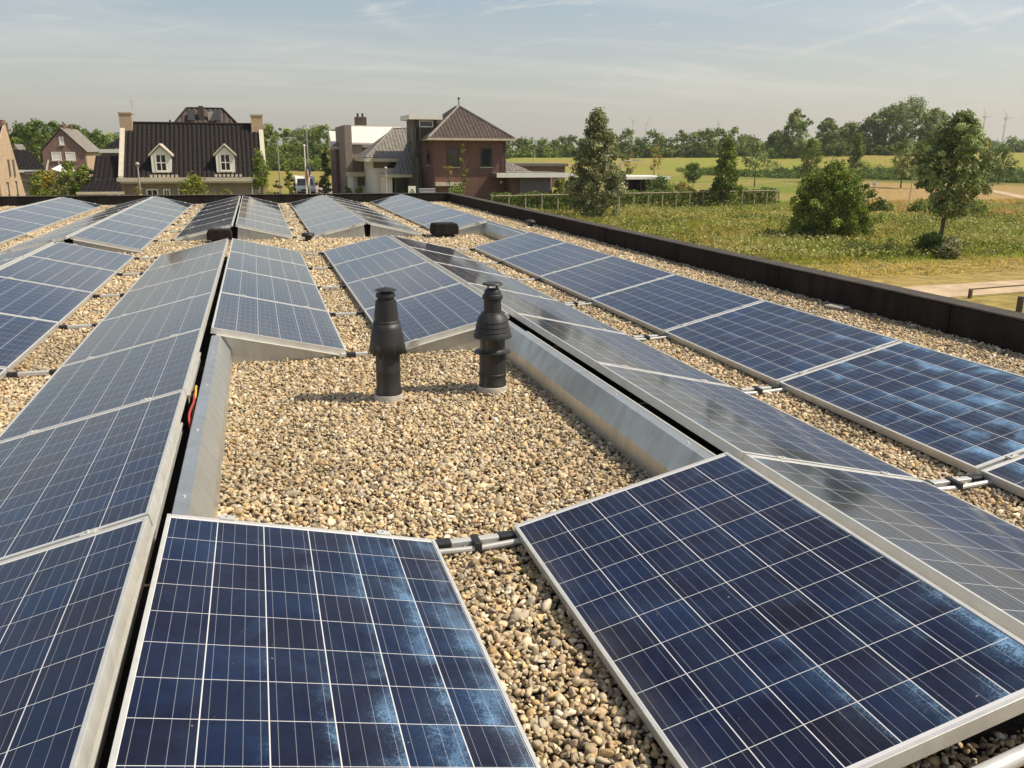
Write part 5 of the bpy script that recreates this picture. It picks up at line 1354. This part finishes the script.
Yt = 76.0
o = thing('garden_parasol', 'white half folded garden parasol on a leaning pole behind the shrubs', 'parasol', (at(63, 180, Yt).x, Yt, GZ))
a = at(60, 163.5, Yt); b = at(67, 180, Yt)
MB().tube([Vector((b.x, Yt, GZ)), at(58, 160, Yt)], 0.05, 6).build('pole', 'wood', o)
ctr = at(63, 169, Yt); cv = MB()
pts = [Vector((ctr.x+1.0*math.cos(k*math.pi/4)*(0.75+.25*(k % 2)), Yt+0.9*math.sin(k*math.pi/4), ctr.z-.22+.12*(k % 3))) for k in range(8)]
for k in range(8): cv.quad(pts[k], pts[(k+1) % 8], Vector((ctr.x-.1, Yt, ctr.z+.36)))
cv = cv.build('canopy', 'white', o); cv.modifiers.new('thick', 'SOLIDIFY').thickness = 0.03
a = at(47, 160, Yt+1)
MB_ = MB().prism([at(45.5, 170, Yt+1), at(47.2, 170, Yt+1), at(48.6, 160, Yt+1), at(47.6, 160, Yt+1)], (0, .15, 0))
tag(MB_.build('white_board', 'white'), 'white upright board beside the grey carport roof', 'board')

# bushes round the houses
bush(42, 72, 169, 40, 'yellow green shrub in front of the carport', PY, 'shrub', 70, 45, 0.09)
bush(66, 70, 163, 34, 'tall loose green shrub before the brick gable house', PG, 'shrub', 70, 40, 0.09)
bush(82, 69, 165, 28, 'leafy shrub beside the dark tiled annex', PG, 'shrub', 60, 40, 0.09)
bush(32, 68, 176, 24, 'small green shrub beside the sand coloured gable', PG, 'shrub', 36, 36, 0.08)
bush(192, 62, 176, 40, 'round light green shrub under the dark tiled roof', PY[1:]+PG[3:], 'shrub', 90, 45, 0.07)
bush(222, 63, 188, 22, 'low yellowish shrub right of the round light green shrub', PY, 'shrub', 30, 30, 0.07)
bush(134, 62, 187, 16, 'small ochre shrub by the street lamp', PO, 'shrub', 24, 26, 0.06)
tree(259, 60, 150, 24, 'small pointed garden tree at the right end of the dark tiled house', 'cone', PG, 0.06, 'garden_tree', nclump=80, nleaf=40, leaf=0.07)
bush(276, 75, 180, 14, 'reddish shrub behind the pointed garden tree', [(0.13, 0.05, 0.04), (0.10, 0.06, 0.035)], 'shrub', 24, 26, 0.08)
tree(287, 92, 168, 12, 'slim green tree just left of the white van', 'cone', PG, 0.1, 'garden_tree', nclump=36, nleaf=26, leaf=0.1)
tree(324, 92, 152, 14, 'slim dark tree left of the modern white house', 'cone', PD, 0.1, 'garden_tree', nclump=40, nleaf=30, leaf=0.12)
bush(322, 86, 179, 18, 'clipped dark hedge block right of the white van', PD, 'shrub', 40, 30, 0.08)
bush(345, 78, 187, 16, 'low dark shrub at the modern white house entrance', PD, 'shrub', 30, 28, 0.07)
bush(358, 78, 188, 18, 'low green shrub before the modern white house', PG, 'shrub', 30, 28, 0.07)
tree(463, 63, 142, 12, 'slender climbing sapling in front of the brown brick wall', 'cone', PY[1:]+PG[3:], 0.12, 'sapling', nclump=30, nleaf=22, leaf=0.06)
tree(451, 63.5, 160, 16, 'thin yellowish sapling leaning before the brown brick wall', 'cone', PO, 0.4, 'sapling', nclump=12, nleaf=14, leaf=0.06, lean=(-0.08, 0))
bush(455, 62, 186, 30, 'low green shrub under the brown brick house windows', PG, 'shrub', 40, 32, 0.07)

# ------------------------------------------------------------------ street furniture and van
def lamp_post(px, r, top, arm, label, head='arm', lean=0.0):
    b = ground_at(px, r); h = height_to(px, top, r)
    o = thing('street_lamp', label, 'street lamp', b, 'street lamps')
    MB().tube([b, b+Vector((lean*.5, 0, h*.5)), b+Vector((lean, 0, h))], [0.075, 0.06, 0.045], 8).build('pole', 'steel', o)
    t = b+Vector((lean, 0, h))
    if head == 'arm':
        MB().tube([t, t+Vector((arm*.3, 0, .16)), t+Vector((arm, 0, .2))], 0.03, 6).build('arm', 'steel', o)
        e = t+Vector((arm, 0, .2)); s = 1 if arm > 0 else -1
        MB().prism([e+Vector((0, -.1, -.05)), e+Vector((s*.6, -.08, -.04)), e+Vector((s*.6, -.08, .04)), e+Vector((0, -.1, .08))], (0, .2, 0)).build('lamp_head', 'collar', o)
    else:
        MB().lathe(t, [(0.05, 0), (.11, .05), (.14, .14), (.10, .22), (.02, .25)], 12).build('lamp_head', 'collar', o)
    return o
lamp_post(136, 63, 166, 0, 'short street lamp with pale globe before the dark tiled house', 'globe')
lamp_post(278, 82, 140, 1.0, 'tall street lamp with one arm left of the white van')
lamp_post(307.5, 78, 131, -0.2, 'tall thin lamp column behind the flagpole')
lamp_post(385, 68, 170, 0, 'white globe lamp in front of the grey roofed villa', 'globe')
lamp_post(621, 68.5, 163, 1.1, 'slim lamp post with one arm standing at the hedge', lean=-0.02)
b = ground_at(915, 88); h = height_to(915, 163, 88)
o = thing('bare_pole', 'thin bare leaning pole in front of the tan field', 'pole', b)
MB().tube([b, b+Vector((.1, 0, h*.5)), b+Vector((.28, 0, h))], [.04, .035, .025], 6).build('pole', 'wood', o)
lamp_post(534, 190, 149, 0.3, 'small lamp post far off on the lawn behind the garage')
# flagpole with a limp flag
b = ground_at(304.5, 74); h = height_to(304, 147, 74)
o = thing('flagpole', 'white flagpole with a limp red white and blue flag, by the van', 'flagpole', b)
MB().tube([b, b+Vector((0, 0, h))], [0.07, 0.05], 8).lathe(b+Vector((0, 0, h)), [(.02, 0), (.10, .05), (.10, .14), (.02, .2)], 10).build('pole', 'white', o)
for k, (mt, z0, z1, w) in enumerate((('red', .62, .40, .16), ('white', .64, .36, .12), ('blue', .72, .50, .13))):
    P = [b+Vector((.05+.10*k, -.06*k, h*z0)), b+Vector((.10+.12*k, -.02, h*(z0+z1)/2)), b+Vector((.06+.1*k, -.05*k, h*z1))]
    MB().tube(P, [w*.5, w, w*.35], 7).build('flag_fold', mt, o)

def van():
    b = ground_at(304, 91); x, y, z = b
    o = thing('parked_van', 'white delivery van parked nose toward us in the side street', 'van', (x, y, z))
    w = 0.98
    side = [(-0.0, .38), (0.05, .85), (.75, 1.05), (1.45, 1.92), (1.7, 2.02), (4.9, 2.05), (5.0, 1.9), (5.05, .38)]
    MB().prism([Vector((x-w, y+u, z+q)) for u, q in side], (2*w, 0, 0)).build('body', 'white', o, bevel=0.06)
    sl = Vector((0, .7, .87)).normalized(); nn = Vector((0, -.87, .7)).normalized()*.012
    p = Vector((x, y+.83, z+1.15))
    MB().prism([p+Vector((-.82, 0, 0))+nn, p+Vector((.82, 0, 0))+nn, p+Vector((.76, 0, 0))+sl*.85+nn, p+Vector((-.76, 0, 0))+sl*.85+nn], nn*1.5).build('windscreen', 'glass', o)
    for s in (-1, 1):
        MB().prism([Vector((x+s*(w+.004), y+1.05, z+1.12)), Vector((x+s*(w+.004), y+2.0, z+1.12)), Vector((x+s*(w+.004), y+2.0, z+1.75)), Vector((x+s*(w+.004), y+1.5, z+1.75))], (s*.012, 0, 0)).build('side_window', 'glass', o)
        MB().box((x+s*.58-.2, y-.03, z+.72), (x+s*.58+.2, y+.06, z+.9)).build('headlight', 'lampglass', o, bevel=0.03)
        MB().box((x+s*(w+.02), y+1.0, z+1.15), (x+s*(w+.24), y+1.12, z+1.45)).build('mirror', 'black_plastic', o, bevel=0.03)
        for yy in (.85, 4.1):
            t = MB().tube([(x+s*(w-.18), y+yy, z+.34), (x+s*(w+.015), y+yy, z+.34)], .34, 18).build('wheel', 'tyre', o)
            MB().tube([(x+s*(w+.0155), y+yy, z+.34), (x+s*(w+.025), y+yy, z+.34)], .2, 14).build('rim', 'steel', t)
    MB().box((x-.9, y-.06, z+.36), (x+.9, y+.04, z+.6)).build('bumper', 'black_plastic', o, bevel=0.03)
    MB().box((x-.5, y-.028, z+.66), (x+.3, y-.012, z+.84)).build('grille', 'black_plastic', o)
van()
# sign behind the far parapet
q = at(412, 190, 60)
o = thing('small_sign', 'small white square sign standing in front of the brown brick house', 'sign', (q.x, 60, GZ))
MB().box((q.x-.04, 60, GZ), (q.x+.04, 60.06, q.z-.30)).build('post', 'steel', o)
pan = MB().box((q.x-.26, 59.97, q.z-.29), (q.x+.26, 60.0, q.z+.27)).build('panel', 'white', o)
e = MB(); cz = q.z-.03
for a, b in (((-.15, -.12), (0, .1)), ((0, .1), (.15, -.12)), ((-.08, -.12), (.08, -.12))):
    e.tube([(q.x+a[0], 59.965, cz+a[1]), (q.x+b[0], 59.965, cz+b[1])], 0.022, 5)
e.build('emblem', 'darkmetal', pan)

# path rail near the building
o = thing('path_rail', 'low dark wooden rail beside the sandy path', 'rail', (24, 22.3, GZ))
MB().tube([(22.0, 22.1, GZ+.29), (31.5, 23.2, GZ+.29)], 0.024, 6).build('rail', 'darkwood', o)
for k in range(4): MB().box((22.0+3*k, 22.03+.347*k, GZ-.1), (22.09+3*k, 22.12+.347*k, GZ+.27)).build('post', 'darkwood', o)
o = tag(MB().tube([(21.35, 19.5, GZ-.1), (21.35, 19.5, GZ+.50)], 0.09, 8).build('path_post', 'darkwood'), 'thick dark wooden post at the right edge before the path', 'post')
b = ground_at(878, 126)
o = thing('field_marker', 'small white marker standing on the tan field', 'marker', b)
MB().tube([b, b+Vector((0, 0, .7))], 0.05, 6).build('stake', 'steel', o)
MB().box((b.x-.28, b.y-.04, b.z+.25), (b.x+.28, b.y+.02, b.z+.85)).build('plate', 'white', o)

# ------------------------------------------------------------------ wind turbines on the horizon
def turbine(px, top, r, rot, label, base_r=2.0):
    p = ground_at(px, r); h = height_to(px, top, r)
    o = thing('wind_turbine', label, 'wind turbine', p, 'wind turbines on the horizon')
    MB().tube([p, p+Vector((0, 0, h))], [base_r*1.5, base_r*.8], 10).build('tower', 'turbine', o)
    hb = p+Vector((0, -4, h))
    MB().box(hb+Vector((-2.2, 0, -2)), hb+Vector((2.2, 9, 2.4))).build('nacelle', 'turbine', o, bevel=0.5)
    for k in range(3):
        g = rot+k*2*math.pi/3; d = Vector((math.cos(g), 0, math.sin(g))); s = Vector((-math.sin(g), 0, math.cos(g)))
        P = [hb+s*1.0, hb+d*8+s*2.2, hb+d*22+s*.3, hb+d*22-s*.3, hb+d*8-s*1.4, hb-s*1.0]
        MB().prism(P, (0, -1.2, 0)).build('blade', 'turbine', o)
turbine(632, 121.5, 2600, 0.3, 'wind turbine standing left in the pair beyond the woods')
turbine(645, 124, 2800, 1.2, 'smaller wind turbine standing right in the pair beyond the woods')
turbine(717, 124.5, 2500, 2.1, 'single wind turbine above the woods behind the poplar')
turbine(1001, 118.5, 2300, 0.05, 'wind turbine at the far right beyond the twin trunk tree')
turbine(980, 117, 2300, 0.02, 'wind turbine half hidden by the crown of the twin trunk tree')

# ------------------------------------------------------------------ summer haze
mh = bpy.data.materials.new('summer_haze'); mh.use_nodes = True; mh.node_tree.nodes.clear()
ho = mh.node_tree.nodes.new('ShaderNodeOutputMaterial'); hv = mh.node_tree.nodes.new('ShaderNodeVolumePrincipled')
hv.inputs['Color'].default_value = (0.95, 0.91, 0.82, 1); hv.inputs['Density'].default_value = 0.00022; hv.inputs['Anisotropy'].default_value = 0.3
mh.node_tree.links.new(hv.outputs[0], ho.inputs['Volume'])
M['haze'] = mh
setting(MB().box((-9300, -9300, GZ-2), (9300, 9300, 150)).build('haze', 'haze'), 'stuff')
